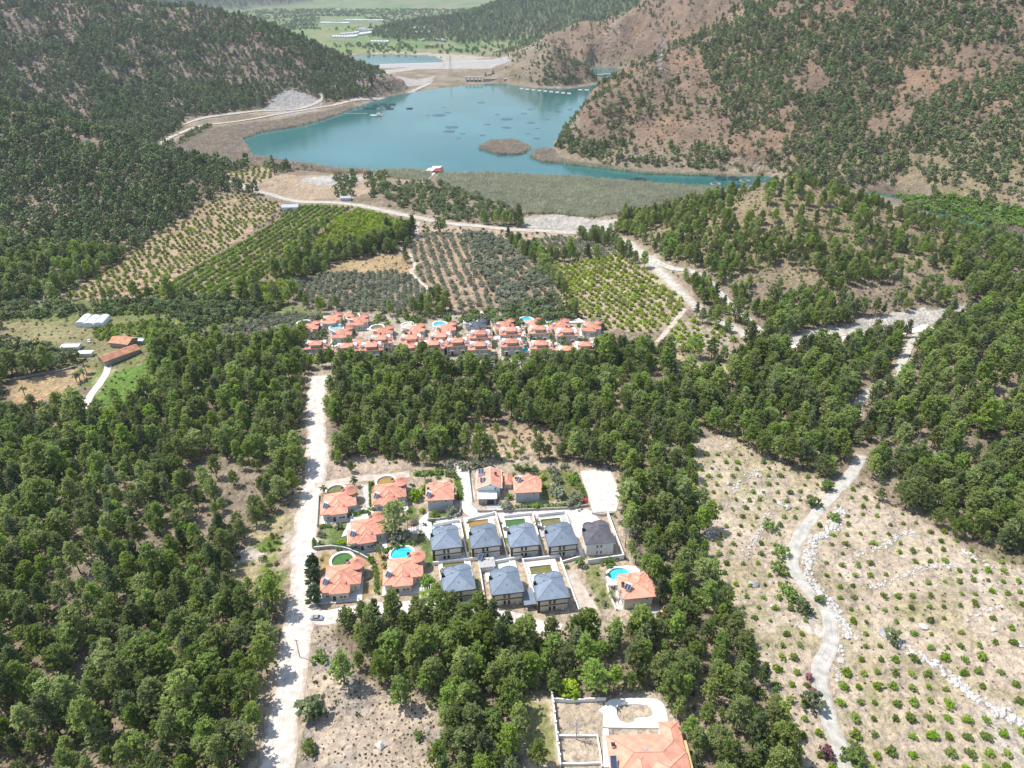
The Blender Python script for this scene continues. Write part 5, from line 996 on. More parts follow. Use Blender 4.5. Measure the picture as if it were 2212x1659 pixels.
# hedges
def hedge(cps, w_, h_, label, k='hedge', mat=None):
    pts = WP(cps); o = empty('hedge', (pts[0][0], pts[0][1], pts[0][2])); n = 0
    for p, q in zip(pts[:-1], pts[1:]):
        L_ = math.hypot(q[0] - p[0], q[1] - p[1]); m_ = max(1, int(L_ / (w_ * .55)))
        for i in range(m_):
            t = (i + .5) / m_; x, y = p[0] + (q[0] - p[0]) * t, p[1] + (q[1] - p[1]) * t
            b_ = obj('bush', BUSH[k][n % 4], o, (x - pts[0][0], y - pts[0][1], HZ(x, y) - pts[0][2]), random.uniform(0, 6), (w_ / 2, w_ / 2, h_ / 1.9)); n += 1
    return tag(o, label, 'hedge', 'garden hedges')
for cps, w_, h_, lab in (([c1(480, 660), c1(570, 640), c1(680, 610), c1(770, 585)], 2.4, 2.4, 'thick green hedge above the drained pool'), ([c1(870, 1040), c1(1000, 1000), c1(1110, 970), c1(1200, 940)], 2.2, 2.2, 'dark hedge behind the half drained blue pool'), ([c1(760, 1190), c1(775, 1300), c1(785, 1400), c1(790, 1490)], 1.8, 1.8, 'narrow hedge between the two lowest turret villas'), ([c1(150, 770), c1(220, 760), c1(300, 750)], 2, 1.6, 'low dark hedge across the lawn end'), ([c1(1190, 200), c1(1330, 190), c1(1450, 180), c1(1560, 190), c1(1640, 220)], 3, 2.6, 'leafy hedge behind the hedged house'), ([c1(1650, 250), c1(1670, 330), c1(1690, 420), c1(1680, 490)], 2.8, 2.6, 'tall grey green hedge along the lane'),
                         ([c2(620, 560), c2(740, 560), c2(860, 550), c2(1000, 545), c2(1120, 540), c2(1240, 530)], 2.6, 2.2, 'light green hedge along the middle lane wall'), ([c2(1275, 190), c2(1310, 270), c2(1350, 350), c2(1400, 440)], 2.2, 2.4, 'hedge beside the bare white lot'), ([c1(100, 900), c1(105, 980), c1(110, 1010)], 1.6, 1.8, 'short roadside hedge by the lawn villa'), ([c1(710, 280), c1(712, 400), c1(716, 540)], 1.3, 1.3, 'thin hedge beside the driveway'), ([c1(690, 1090), c1(730, 1140), c1(760, 1180)], 2.4, 2.4, 'dark shrubs at the end of the curved wall'), ([c2(640, 130), c2(760, 150), c2(880, 150)], 2.4, 2.0, 'shaded hedge under the garden palms')):
    hedge(cps, w_, h_, lab)
# palms
def palm_mesh(h, n=20, L_=2.4, seed=1, droop=.9):
    rd = random.Random(seed); mb = MB(); tb = MB()
    for i in range(4): tb.tube((0, 0, h * i / 4 - (.2 if i == 0 else 0)), (0, 0, h * (i + 1) / 4), .22 - .02 * i, 7, 0, .2 - .02 * i)
    for i in range(n):
        a = i * 2.4; el = rd.uniform(-.5, 1.2); k = L_ * rd.uniform(.8, 1.1); pr = Vector((0, 0, h)); t_ = rd.random(); w_ = .5
        d = Vector((math.cos(a), math.sin(a), 0)); sd_ = Vector((-d.y, d.x, 0))
        pts = [Vector((0, 0, h)) + d * k * math.cos(el) * f + Vector((0, 0, k * math.sin(el) * f - droop * k * f * f * .55)) for f in (.05, .4, .75, 1.)]
        wd = (.08, w_ * .6, w_ * .75, .1); vs = []
        for p, q in zip(pts, wd): vs += [p - sd_ * q + Vector((0, 0, -q * .35)), p, p + sd_ * q + Vector((0, 0, -q * .35))]
        mb.add(vs, [f for j in range(3) for f in ((3 * j, 3 * j + 1, 3 * j + 4, 3 * j + 3), (3 * j + 1, 3 * j + 2, 3 * j + 5, 3 * j + 4))], 0, t_)
    a_ = mb.build('fronds', FO['palm'], tint=True); b_ = tb.build('trunk', MT['bark']); r_ = (a_.data, b_.data); bpy.data.objects.remove(a_); bpy.data.objects.remove(b_); return r_
PT, PS = palm_mesh(5.0), palm_mesh(.9, 18, 1.9, 2, .6)
def palm(cp, s, label, tall=True, group=None):
    l = ground_at(cp); o = empty('palm_tree', l, random.uniform(0, 6), s); a, b_ = PT if tall else PS; obj('fronds', a, o); obj('trunk', b_, o); return tag(o, label, 'palm', group)
palm(c1(215, 420), .95, 'taller palm at the lane corner villa'); palm(c1(225, 470), .6, 'shorter palm at the lane corner villa'); palm(c1(545, 320), .9, 'palm behind the turret of the corner villa')
for cp, lab in ((c1(375, 775), 'fan palm in the middle of the villa lawn'), (c1(180, 850), 'fan palm on the lawn beside the roadside hedge'), (c1(175, 970), 'fan palm on the lawn by the curved rubble wall')): palm(cp, 1.15, lab, False, 'fan palms on the lawn')
palm(c1(835, 1090), .85, 'palm at the end of the dark hedge'); palm(c1(1310, 250), .8, 'palm behind the hedged house'); palm(c1(1630, 230), .8, 'palm at the hedge corner by the lane')
for i, (x, y) in enumerate(((665, 130), (760, 120), (840, 150))): palm(c2(x, y + 30), .8, ['first', 'second', 'third'][i] + ' of three palms in the garden beside the orange shed', True, 'garden palms behind the shed')
palm(c2(870, 770), .75, 'palm between the green and grey paved pools'); palm(c2(1940, 1160), 1.0, 'palm at the wood edge above the turquoise pool'); palm(c2(1680, 1540), .7, 'reddish palm beside the white gazebo')
FP = [(c4(680, 380), 'between the first two far turret villas'), (c4(825, 230), 'behind the small gazebo'), (c4(570, 700), 'in front of the leftmost twin villas'), (c4(1515, 540), 'beside the far villa with pale pool'), (c4(1665, 590), 'in front of the far villa with pale pool'), (c4(1765, 640), 'tallest at the middle of the far cluster'), (c4(440, 800), 'below the leftmost twin villa'), (c4(510, 760), 'right of the leftmost twin villa')] + [(c5(x, y), None) for x, y in ((670, 240), (720, 225), (780, 225), (830, 235), (880, 240), (1340, 285), (1412, 290), (1475, 292), (1555, 290), (1620, 280))] + [(c5(1160, 600), 'in front of the lagoon pool, left'), (c5(1265, 620), 'in front of the lagoon pool, right'), (c5(1420, 560), 'beside the tall twin villa'), (c5(1580, 610), 'before the dark doorway'), (c5(1100, 490), 'on the white lane between twin villas'), (c5(650, 540), 'left of the green pool villa'), (c5(1400, 690), 'above the lowest twin villas')]
for cp, lab in FP: palm(cp, 1.15, 'far palm ' + lab if lab else 'palm in the row behind the far pools', True, 'far villa palms')
# garden trees and shrubs
def tree1(cp, kind, s, label, cat='tree', name=None, group=None):
    l = ground_at(cp)
    if kind == 'pine':
        o = empty(name or 'pine_tree', l, random.uniform(0, 6), s); cm, tm = PINES[int(s * 100) % 7]; obj('crown', cm, o); obj('trunk', tm, o)
    else:
        o = empty(name or kind + '_tree', l, random.uniform(0, 6), s); obj('crown', BUSH[kind][int(s * 100) % 4], o); tb = MB().tube((0, 0, -.2), (.1, 0, 1.4), .16, 6, 0, .1).build('trunk', MT['bark'], o)
    return tag(o, label, cat, group)
tree1(c1(985, 850), 'pine', 1.6, 'big dark pine standing in the village gardens'); tree1(c1(1010, 905), 'olive', 1.5, 'olive tree at the foot of the big garden pine'); tree1(c1(1110, 900), 'olive', 1.2, 'small olive beside the garden path')
CON = pine(900, 9, 2.9, .02, 44, 8, .6, 'dark', .75)
for cp, s, lab in ((c1(95, 1260), 1.0, 'upper broad conifer beside the dirt road wall'), (c1(105, 1380), 1.0, 'middle broad conifer beside the dirt road'), (c1(110, 1590), 1.0, 'lower broad conifer beside the dirt road junction')):
    o = empty('conifer', ground_at(cp), s, s); obj('crown', CON[0], o); obj('trunk', CON[1], o); tag(o, lab, 'tree', 'conifers by the dirt road')
for cp, k, s, lab in ((c1(385, 960), 'lime', 1.0, 'bright lime green bush on the villa lawn'), (c1(495, 970), 'maquis', .55, 'clipped dark ball bush beside the villa'), (c1(1210, 470), 'citrus', 2.3, 'broad green tree left of the hedged house'), (c1(1300, 370), 'lime', 1.2, 'yellowing bush beside the hedged house'), (c1(1420, 650), 'citrus', 1.4, 'round green bush in front of the hedged house'), (c1(1600, 640), 'olive', 1.2, 'olive in front of the hedged house'), (c1(1270, 600), 'lime', .9, 'small lime bush by the garden path'), (c1(1365, 1390), 'maquis', 1.6, 'dense round tree between blue pool villa and grey villa'), (c1(850, 1370), 'lime', .7, 'lime bush at the blue pool villa corner'), (c1(780, 990), 'olive', 1.0, 'olive before the lawn villa'),
                      (c1(880, 1210), 'maquis', .7, 'dark bush beside the blue pool'), (c2(930, 240), 'lime', .95, 'lime green tree in the large garden'), (c2(955, 330), 'lime', .9, 'lower lime green tree in the large garden'), (c2(1040, 180), 'olive', 1.1, 'upper olive in the large garden'), (c2(1080, 270), 'olive', 1.1, 'middle olive in the large garden'), (c2(1070, 420), 'olive', 1.7, 'largest olive in the middle of the garden'), (c2(1280, 520), 'olive', 1.6, 'big olive at the garden gate by the lane'), (c2(1230, 250), 'maquis', .9, 'dark bush near the white lot hedge'), (c2(1260, 300), 'maquis', .6, 'small dark bush near the white lot hedge'), (c2(530, 560), 'olive', 1.4, 'olive before the gable house yard'), (c2(600, 240), 'maquis', 1.0, 'dark round tree beside the orange shed'), (c2(570, 450), 'citrus', 1.2, 'vine green bush between the two houses'), (c2(850, 560), 'citrus', 1.4, 'leafy tree before the grey walled house'),
                      (c2(1340, 1180), 'dark', .9, 'dark bush above the gravel strip'), (c2(1640, 1180), 'maquis', 1.1, 'shrub below the unfinished villa wall'), (c2(1470, 1130), 'lime', .7, 'yellow green shrub below the unfinished villa'), (c2(1650, 1310), 'maquis', .6, 'clipped shrub beside the turquoise pool'), (c1(1580, 110), 'olive', 1.2, 'olive beside the upper lane, nearest the hedge'), (c1(1730, 130), 'olive', 1.2, 'second olive beside the upper lane'), (c1(1850, 110), 'olive', 1.2, 'third olive beside the upper lane'), (c1(1980, 110), 'olive', 1.1, 'fourth olive behind the gable house'), (c1(745, 290), 'lime', .7, 'lime bush at the driveway top'), (cB(1650, 1200), 'lime', 2.0, 'yellow green bush above the mansion wall')):
    tree1(cp, k, s, lab, 'bush' if s < 1 else 'tree', {'lime': 'lime_bush', 'citrus': 'green_tree', 'maquis': 'round_bush', 'dark': 'dark_bush', 'olive': 'olive_tree'}[k])
# pergolas, carport, gazebo, lean-to
def pergola(cp, w_, d, h, label, mat='wood', rz=.1, leafy=False):
    l = ground_at(cp); o = empty('pergola', l, rz)
    for x in (-w_ / 2, w_ / 2):
        for y in (-d / 2, d / 2): MB().box(x, y, 0, .2, .2, h).build('post', MT[mat], o)
    for i in range(7): MB().box(-w_ / 2 + w_ * i / 6, 0, h + .16, .14, d + .6, .14).build('rafter', MT[mat], o)
    for y in (-d / 2, d / 2): MB().box(0, y, h, w_ + .5, .16, .15).build('beam', MT[mat], o)
    if leafy:
        for i in range(5): obj('vine', BUSH['citrus'][i % 4], o, (random.uniform(-w_ / 2, w_ / 2), random.uniform(-d / 2, d / 2), h), i, (1, 1, .5))
    return tag(o, label, 'pergola')
pergola(c1(1180, 760), 4.2, 4, 2.6, 'dark wooden pergola beside the garden path'); pergola(c1(1350, 1500), 5, 5, 2.6, 'vine covered white pergola below the blue pool villa', 'white', .1, True)
o = empty('carport', ground_at(c2(790, 1640)), R(9)); mb = MB(); mb.box(0, 2.6, 2.7, 4.4, 7.4, .16); mb.build('roof', MT['seam'], o, uv=True)
for x in (-2, 2):
    for y in (-.6, 5.8): MB().box(x, y, 0, .2, .2, 2.7).build('post', MT['brown'], o)
tag(o, 'slate blue metal carport between two lower grey villas', 'carport')
o = empty('lean_to', ground_at(c2(325, 1215)), R(9)); MB().box(0, .6, 0, 5.6, 4.6, 2.6).build('wall', MT['grey'], o); MB().box(0, .6, 2.6, 6.2, 5.2, .25).build('roof', MT['paver'], o); solar(o, -2.2, 2.6, 3.2, R(-40), 1, 1.8, 2.6, False); MB().cyl(.6, 2.0, 2.85, 3.5, .3, .3, 10).cyl(2.2, 1.6, 2.85, 3.4, .3, .3, 10).build('water_tank', MT['white'], o); tag(o, 'flat grey lean-to with tilted solar panel between villas', 'shed')
o = empty('gazebo', ground_at(c2(1680, 1420)), R(4)); MB().box(0, 0, 2.6, 3.4, 2.8, .2).build('roof', MT['white'], o)
for x in (-1.5, 1.5):
    for y in (-1.2, 1.2): MB().box(x, y, 0, .18, .18, 2.6).build('post', MT['white'], o)
tag(o, 'white flat roofed gazebo beside the turquoise pool', 'gazebo')
o = empty('tile_roofed_gazebo', ground_at(c4(775, 255)), .1); MB().hip(-3.4, 3.4, -3, 3, 2.6, .5).build('roof', [MT['tile'], MT['ridge']], o, uv=True)
for x in (-2.8, 2.8):
    for y in (-2.4, 2.4): MB().box(x, y, 0, .25, .25, 2.5).build('post', MT['wood'], o)
tag(o, 'small orange roofed gazebo behind the far villas', 'gazebo')
o = empty('carport', ground_at(c4(890, 610)), .1); MB().hip(-3.6, 3.6, -3.4, 3.4, 2.8, .5).build('roof', [MT['tile'], MT['ridge']], o, uv=True)
for x in (-3, 3):
    for y in (-2.8, 2.8): MB().box(x, y, 0, .4, .4, 2.7).build('post', MT['cream'], o)
tag(o, 'orange roofed carport among the far villas', 'carport')
o = empty('roofed_shelter', ground_at((1440, 1337)), .2); MB().hip(-1.8, 1.8, -2.4, 2.4, 2.3, .5).build('roof', [MT['tile'], MT['ridge']], o, uv=True)
for x in (-1.4, 1.4):
    for y in (-2, 2): MB().box(x, y, 0, .2, .2, 2.2).build('post', MT['wood'], o)
tag(o, 'tiny orange roofed shelter at the wood edge', 'shelter')
# stepping stones
g1, a1 = GL[1]
for i in range(16):
    p = off(g1, a1, -7.6, -5 + i * 1.15); tag(MB().prism([(-.35, -.25), (.35, -.3), (.33, .27), (-.3, .3)], 0, .08).build('stepping_stone', MT['deck']), 'square stepping stone in the lawn strip between grey villas', 'stone', 'stepping stones'); 
    col.objects[-1].location = p
# ------------------------------------------------------------------ cars
def car(loc, rz, paint, label):
    o = empty('parked_car', loc, rz); prof = [(-2.2, .3), (-2.2, .75), (-1.9, .88), (-1.35, .92), (-.75, 1.36), (.55, 1.4), (1.15, .95), (2.0, .82), (2.22, .6), (2.2, .3)]
    mb = MB(); n = len(prof); wd = lambda z: .88 if z < 1 else .68
    mb.add([(x, -wd(z), z) for x, z in prof] + [(x, wd(z), z) for x, z in prof], [(i, (i + 1) % n, n + (i + 1) % n, n + i) for i in range(n)] + [tuple(range(n))[::-1], tuple(range(n, 2 * n))]); mb.build('body', MT[paint], o)
    mb = MB(); mb.add([(.62, -.64, 1.38), (.62, .64, 1.38), (1.1, .76, 1.0), (1.1, -.76, 1.0)], [(0, 3, 2, 1)]); 
    for v in mb.v: pass
    mb.v = [(x + .03, y, z + .03) for x, y, z in mb.v]; mb.build('windscreen', MT['glass'], o)
    mb = MB(); mb.add([(-.8, -.64, 1.37), (-.8, .64, 1.37), (-1.3, .76, .97), (-1.3, -.76, .97)], [(0, 1, 2, 3)]); mb.v = [(x - .03, y, z + .03) for x, y, z in mb.v]; mb.build('rear_window', MT['glass'], o)
    for s in (-1, 1):
        mb = MB(); mb.add([(-.95, s * .9, .96), (.95, s * .9, .96), (.5, s * .74, 1.3), (-.7, s * .74, 1.3)], [(0, 1, 2, 3)]); mb.build('side_window', MT['glass'], o)
        for x in (-1.35, 1.35):
            w_ = MB().tube((x, s * .72, .32), (x, s * .95, .32), .32, 14).build('wheel', MT['black'], o); MB().tube((x, s * .93, .32), (x, s * .965, .32), .18, 10).build('rim', MT['metal'], w_)
        MB().box(2.2, s * .6, .55, .08, .35, .15).build('headlight', MT['white'], o); MB().box(-2.2, s * .6, .62, .08, .35, .15).build('tail_light', MT['red'], o)
    return tag(o, label, 'car', 'parked cars')
car(tuple(Vector(ground_at((685, 1337))) + Vector((0, 0, .15))), R(-3), 'silver', 'silver saloon car at the road junction'); car(ground_at(c2(1390, 490)), R(85), 'red', 'dark red car parked under the gate trees'); car(ground_at((193, 738)), R(120), 'white', 'white car near the farm buildings')
# ------------------------------------------------------------------ rubble walls of the orchard
def rock_mesh(seed, s=1., fl=.75):
    rd = random.Random(seed); mb = MB(); oct_blob(mb, (0, 0, 0), s, fl, 0, rd)
    me_ = mb.build('stone', MT['stone']); d = me_.data; bpy.data.objects.remove(me_)
    import bmesh; bm = bmesh.new(); bm.from_mesh(d); bmesh.ops.subdivide_edges(bm, edges=bm.edges, cuts=1)
    for v in bm.verts: v.co *= rd.uniform(.82, 1.12) * (1.0 if v.co.length < s * .72 else .86)
    bm.to_mesh(d); bm.free(); return d
ROCK = [rock_mesh(50 + i) for i in range(6)]
BIG = [rock_mesh(80 + i, 1., .7) for i in range(3)]
for d in BIG: d.materials[0] = MT['stone2']
WN = ['pale rubble wall along the right edge of the winding road', 'broad white rubble wall descending to the lower right corner', 'rubble bank along the wood edge on the left of the orchard', 'rubble bank crossing the left orchard terrace', 'rubble bank across the upper right terrace', 'rubble bank across the middle right terrace', 'rubble bank beside the road bend above the junction', 'short rubble bank at the right edge of the orchard', 'rubble bank at the top of the left orchard', 'rubble edge at the upper left corner of the orchard', 'rubble bank along the pine edge on the right']
for wi, wl in enumerate(WALLS):
    p = spline(wl, 8); o = empty('rubble_wall', (p[0][0], p[0][1], HZ(*p[0]))); seg = np.concatenate([[0], np.cumsum(np.linalg.norm(np.diff(p, axis=0), axis=1))]); wd = (1.9, 2.4, 2.0, 1.6, 1.3, 1.1, 1.3, 1.1, 1.5, 1.8, 1.0)[wi]
    wd *= 1.3; n = min(300, int(seg[-1] * (3.6 if wi < 2 else 2.2)))
    for k in range(n):
        t = random.uniform(0, seg[-1]); x, y = np.interp(t, seg, p[:, 0]) + random.gauss(0, wd * .42), np.interp(t, seg, p[:, 1]) + random.gauss(0, wd * .42)
        q = random.uniform(.5, 1.2) * (1.15 if wi < 2 else .8); b_ = obj('stone', ROCK[k % 6], o, (x - p[0][0], y - p[0][1], HZ(x, y) - o.location.z + .15), random.uniform(0, 6), q)
    tag(o, WN[wi], 'wall', 'orchard rubble walls')
BO = [(cR(530, 520), 3.2, 'big grey boulder among bushes left of the road'), (cR(1335, 820), 3.4, 'largest grey boulder at the head of the broad rubble wall'), (cR(1440, 905), 2.2, 'grey boulder just below the largest one'), (cR(1590, 780), 2.4, 'pale heap of rock in the middle of the right terrace'), (cR(2025, 795), 1.9, 'pale boulder right of the pale rock heap'), (cR(2180, 890), 2.2, 'rock outcrop at the right edge of the photo'), (cR(640, 505), 1.6, 'pale boulder right of the big grey boulder'), (cR(740, 40), 2.6, 'rock outcrop high on the left terrace'), (cB(470, 1520), 3.0, 'white boulder on the dry slope below the pines'), (cR(1420, 580), 1.5, 'small pale outcrop on the upper right terrace'), (cR(650, 650), 1.4, 'pale rock beside bushes left of the road'), (cE(560, 1380), 2.4, 'white outcrop at the top of the left orchard'), (cE(700, 1560), 2.4, 'white outcrop near the road at the orchard top'), (cE(380, 1430), 2.0, 'white outcrop in the upper left orchard')]
for i, (cp, s, lab) in enumerate(BO):
    l = ground_at(cp); o = obj('boulder', BIG[i % 3] if 'grey' in lab else ROCK[i % 6], None, (l[0], l[1], l[2] + .1 * s), i, (s, s * .8, s * .7)); tag(o, lab, 'boulder', 'boulders')
# bushes at the orchard road and blossoming oleanders
for cp, s, k, lab in ((cR(690, 440), 1.5, 'maquis', 'dark bush at the upper road bend'), (cR(700, 330), 1.3, 'maquis', 'dark bush above the upper road bend'), (cR(740, 570), 1.3, 'maquis', 'dark bush left of the middle bend'), (cR(765, 620), 1.3, 'maquis', 'second dark bush left of the middle bend'), (cR(835, 690), 1.3, 'dark', 'grey green bush touching the middle bend'), (cR(935, 620), 1.0, 'maquis', 'bush right of the middle bend'), (cR(1385, 870), 1.2, 'dark', 'dark bush beside the largest boulder'), (cR(880, 1270), 1.5, 'dark', 'dark bush at the road crossing'), (cR(1130, 1590), 1.5, 'maquis', 'green bush on the right verge at the bottom'), (cR(1175, 1640), 1.6, 'maquis', 'lowest green bush on the right verge'), (cR(1020, 120), 1.2, 'maquis', 'bush at the top bend beside the rubble wall'), (cE(900, 1560), 1.6, 'maquis', 'dense bush on the left of the upper road'), (cE(970, 1460), 1.6, 'maquis', 'dense bush where the road leaves the wood'), (cR(630, 170), 1.3, 'maquis', 'bush on the rubble bank of the left terrace'),
                      (cB(90, 990), 1.1, 'maquis', 'lone green bush on the dry bank'), (cB(60, 1330), 1.9, 'dark', 'dark purple bush beside the dirt road'), (cB(20, 1560), 1.7, 'citrus', 'bright green bush beside the dirt road'), (cB(60, 1340), 1.2, 'maquis', 'green bush behind the dark roadside bush'), (cB(700, 1470), .8, 'maquis', 'small bush on the dry slope'), (cB(840, 1550), .9, 'maquis', 'bush under the pines at the bottom')):
    tree1(cp, k, s, lab, 'bush', 'roadside_bush')
OL = [bush(700 + i, 1.5, 1.1, 50, .42, 'pink', 5, 5) for i in range(2)]
for cp, s, lab in ((cR(885, 1205), 1.2, 'pink flowering oleander at the road crossing'), (cR(965, 1580), 1.6, 'large pink flowering oleander at the road bottom'), (cR(865, 1100), 1.0, 'dull pink oleander above the crossing')):
    l = ground_at(cp); o = obj('oleander_bush', OL[0], None, l, s, s); tag(o, lab, 'bush', 'oleanders')
# ================================================================== lake: reeds, fish farm, dam
cw2, cX = crop(1300, 0, 1.58), crop(2632, 0, 1.58)
def reeds(zones, mat, name, label, sp, sc_, src_cp):
    me_ = [reed_mesh(mat, 30, 3.4, 3.0, 60 + i) for i in range(3)]; src = []
    for i, m_ in enumerate(me_):
        l = ground_at(src_cp[i]); o = obj('reed_clump', m_, None, l, i); tag(o, 'single reed clump in the ' + label, 'reeds', 'reed clumps'); src.append(o)
    X, Y = [], []
    for pl in zones:
        a = np.array(pl); gx, gy = jgrid(a[:, 0].min(), a[:, 0].max(), a[:, 1].min(), a[:, 1].max(), sp); m_ = inpoly(gx, gy, pl); X.append(gx[m_]); Y.append(gy[m_])
    X, Y = np.concatenate(X), np.concatenate(Y); Z_ = np.maximum(H(X, Y), -1.6)
    scatter_stuff(name, label, src, np.stack([X, Y, Z_], 1), rng.uniform(0, 6, len(X)), rng.uniform(.7, 1.25, len(X)) * sc_, rng.integers(0, 3, len(X)))
reeds([ZREED, Z((820, 368), (900, 368), (930, 374), (920, 392), (850, 385), flat=True), Z((1196, 340), (1230, 348), (1400, 372), (1640, 380), (1400, 374), (1220, 352), flat=True)], 'reed', 'reed_bed', 'grey green reed bed on the near lake shore', 2.6, 1.1, [(1000, 395), (1150, 400), (1300, 420)])
reeds([ZREED2, ZREED3, ISLE, ISLE2, Z((560, 345), (730, 366), (820, 371), (730, 374), (560, 360), flat=True)], 'reedd', 'dry_reeds', 'dry brown reeds on islands and marsh', 2.8, 1.0, [(1060, 318), (1090, 312), (1120, 318)])
def lake_at(cp, z=-1.4):
    d = rays([cp])[0]; t = (CH - z) / -d[2]; return (d[0] * t, d[1] * t, z)
RINGM = {}
def ring_mesh(r, mat, rail=True):
    k = (r, mat)
    if k not in RINGM:
        mb = MB(); n = 22; pt = lambda i, z, q: (q * math.cos(6.2832 * i / n), q * math.sin(6.2832 * i / n), z)
        for i in range(n):
            mb.tube(pt(i, .15, r), pt(i + 1, .15, r), .38, 5); mb.tube(pt(i, .15, r - 1), pt(i + 1, .15, r - 1), .3, 4)
            if rail: mb.tube(pt(i, 1.2, r), pt(i + 1, 1.2, r), .14, 4); (i % 3 == 0) and mb.tube(pt(i, .1, r), pt(i, 1.2, r), .12, 4)
        o = mb.build('float_ring', MT[mat]); RINGM[k] = o.data; bpy.data.objects.remove(o)
    return RINGM[k]
MT['net'] = M('dark_netting', (.03, .05, .06), .8, .3, .5); MT['weed'] = M('submerged_weed', (.022, .075, .10), .3, .35, .35, spec=.4); MT['float'] = M('pale_floats', (.36, .34, .31), .8, .2, .5)
RG = [(cw2(165, 665), 6, 'float'), (cw2(204, 661), 6, 'float'), (cw2(178, 678), 6, 'float'), (cw2(285, 660), 6, 'net'), (cw2(330, 650), 6.5, 'net'), (cw2(385, 652), 6.5, 'net'), (cw2(318, 677), 6.5, 'float'), (cw2(370, 678), 7, 'net'), (cw2(230, 677), 5.5, 'net'), (cw2(267, 676), 5.5, 'net'), (cw2(494, 677), 5.5, 'net'), (cw2(355, 664), 6, 'net'),
      (cw2(1345, 545), 5.5, 'float'), (cw2(1396, 547), 6, 'float'), (cw2(1450, 549), 6, 'float')]
RLAB = {0: 'pale floating fish cage ring in the cluster off the left shore', 1: 'dark floating fish cage ring in the cluster off the left shore', 2: 'pale fish cage ring behind the long raft row', 3: 'dark fish cage ring in the green channel by the reeds'}
def ring(cp, r, mat, lab, grp):
    o = empty('fish_cage', lake_at(cp)); obj('float_ring', ring_mesh(r, mat), o); nb = MB(); nb.cyl(0, 0, -.35, .0, r - .5, r - .5, 22); nb.build('net', MT['net' if mat == 'net' else 'weed'], o); tag(o, lab, 'fish cage', grp)
for i, (cp, r_, mt) in enumerate(RG): ring(cp, r_, mt, RLAB[2] if i >= 12 else RLAB[0 if mt == 'float' else 1], 'fish cages behind the rafts' if i >= 12 else 'fish cages off the left shore')
for i, (cp, r_, mt, lab) in enumerate(((cX(325, 1112), 6, 'net', RLAB[3]), (cX(405, 1112), 6, 'net', RLAB[3]), (cX(430, 1162), 6, 'net', RLAB[3]), (cw2(1870, 1126), 6, 'net', RLAB[3]), (cw2(1930, 1119), 6.5, 'net', RLAB[3]), (cw2(1962, 1137), 6, 'net', RLAB[3]), (cX(292, 1146), 5.5, 'float', 'pale fish cage ring alone among the dark ones in the channel'), (cX(475, 1126), 5.5, 'float', 'pale fish cage with a float arm near the hill'), (cX(500, 1162), 5, 'float', 'pale fish cage half hidden by the hill'))): ring(cp, r_, mt, lab, 'fish cages in the channel')
def raft(cp, w_, d, lab, rz=-.06, hut=False):
    o = empty('fish_raft', lake_at(cp), rz); mb = MB()
    for x in (-w_ / 2, 0, w_ / 2): mb.box(x, 0, 0, 1.2, d, .5)
    mb.build('walkway', MT['float'], o); mb = MB()
    for y in (-d / 2, d / 2): mb.box(0, y, .02, w_ + 1.2, 1.2, .5)
    mb.build('side_walkway', MT['float'], o); MB().box(0, 0, -.2, w_, d, .25).build('net', MT['conc'], o)
    if hut: MB().box(w_ * .2, 0, .5, 6, 5, 2.6).build('hut', MT['white'], o); MB().hip(w_ * .2 - 3.6, w_ * .2 + 3.6, -3, 3, 3.2, .3).build('hut_roof', [MT['metal'], MT['metal']], o)
    return tag(o, lab, 'raft', 'fish farm rafts')
for i in range(9): raft(cw2(1190 + 37 * i, 554 + 3.6 * i), 6.4, 20, 'pale rectangular raft in the long fish farm row', -.1)
for i in range(4): raft(cw2(1555 + 42 * i, 560 + 1.2 * i), 7, 16, 'pale rectangular raft in the short fish farm row', -.02)
raft(cw2(288, 718), 20, 14, 'white hut raft off the left shore', 0, True); raft(cw2(160, 708), 36, 4, 'dark narrow pontoon left of the hut raft', -.02)
WP_ = [(680, 718, 12), (730, 703, 7), (755, 793, 11), (742, 818, 10), (826, 832, 5), (800, 860, 4), (950, 843, 5), (980, 775, 6), (1245, 682, 6), (1205, 708, 6), (1420, 697, 7), (940, 640, 8), (1040, 713, 5), (1100, 742, 11), (1096, 795, 8), (1230, 833, 4), (1285, 862, 6), (1350, 745, 5), (1610, 627, 6), (705, 669, 4), (610, 720, 4), (1250, 765, 7), (1290, 800, 4), (1420, 655, 6), (1490, 683, 5)]
for i, (x, y, r_) in enumerate(WP_):
    rd = random.Random(i); n = 18; l = lake_at(cw2(x, y), -1.47); mb = MB(); mb.prism([(r_ * rd.uniform(.8, 1.1) * math.cos(6.2832 * k / n), 1.1 * r_ * rd.uniform(.75, 1.1) * math.sin(6.2832 * k / n)) for k in range(n)], -.3, 0); o = mb.build('weed_patch', MT['weed']); o.location = l
    tag(o, 'dark roundish weed patch just under the lake surface', 'weed patch', 'weed patches in the lake')
o = empty('float_house', lake_at(cw2(655, 1075)), -.15); MB().box(0, 0, 0, 16, 11, 3.4).build('wall', MT['wood'], o); MB().hip(-2, 9, -6.5, 6.5, 3.4, .35).build('roof', [M('dark_red_roof', (.25, .05, .05), .6), MT['ridge']], o, uv=True); MB().box(-5.6, 0, 3.4, 8, 13, .25).build('awning', MT['white'], o); window(o, 2, -5.53, 1, 1.5, 1.3); tag(o, 'red and white roofed house on the near lake shore', 'house'); patch('jetty_path', [cw2(560, 1135), cw2(600, 1095), cw2(640, 1080), cw2(700, 1078), cw2(610, 1125), cw2(585, 1140)], MT['road'], .3)
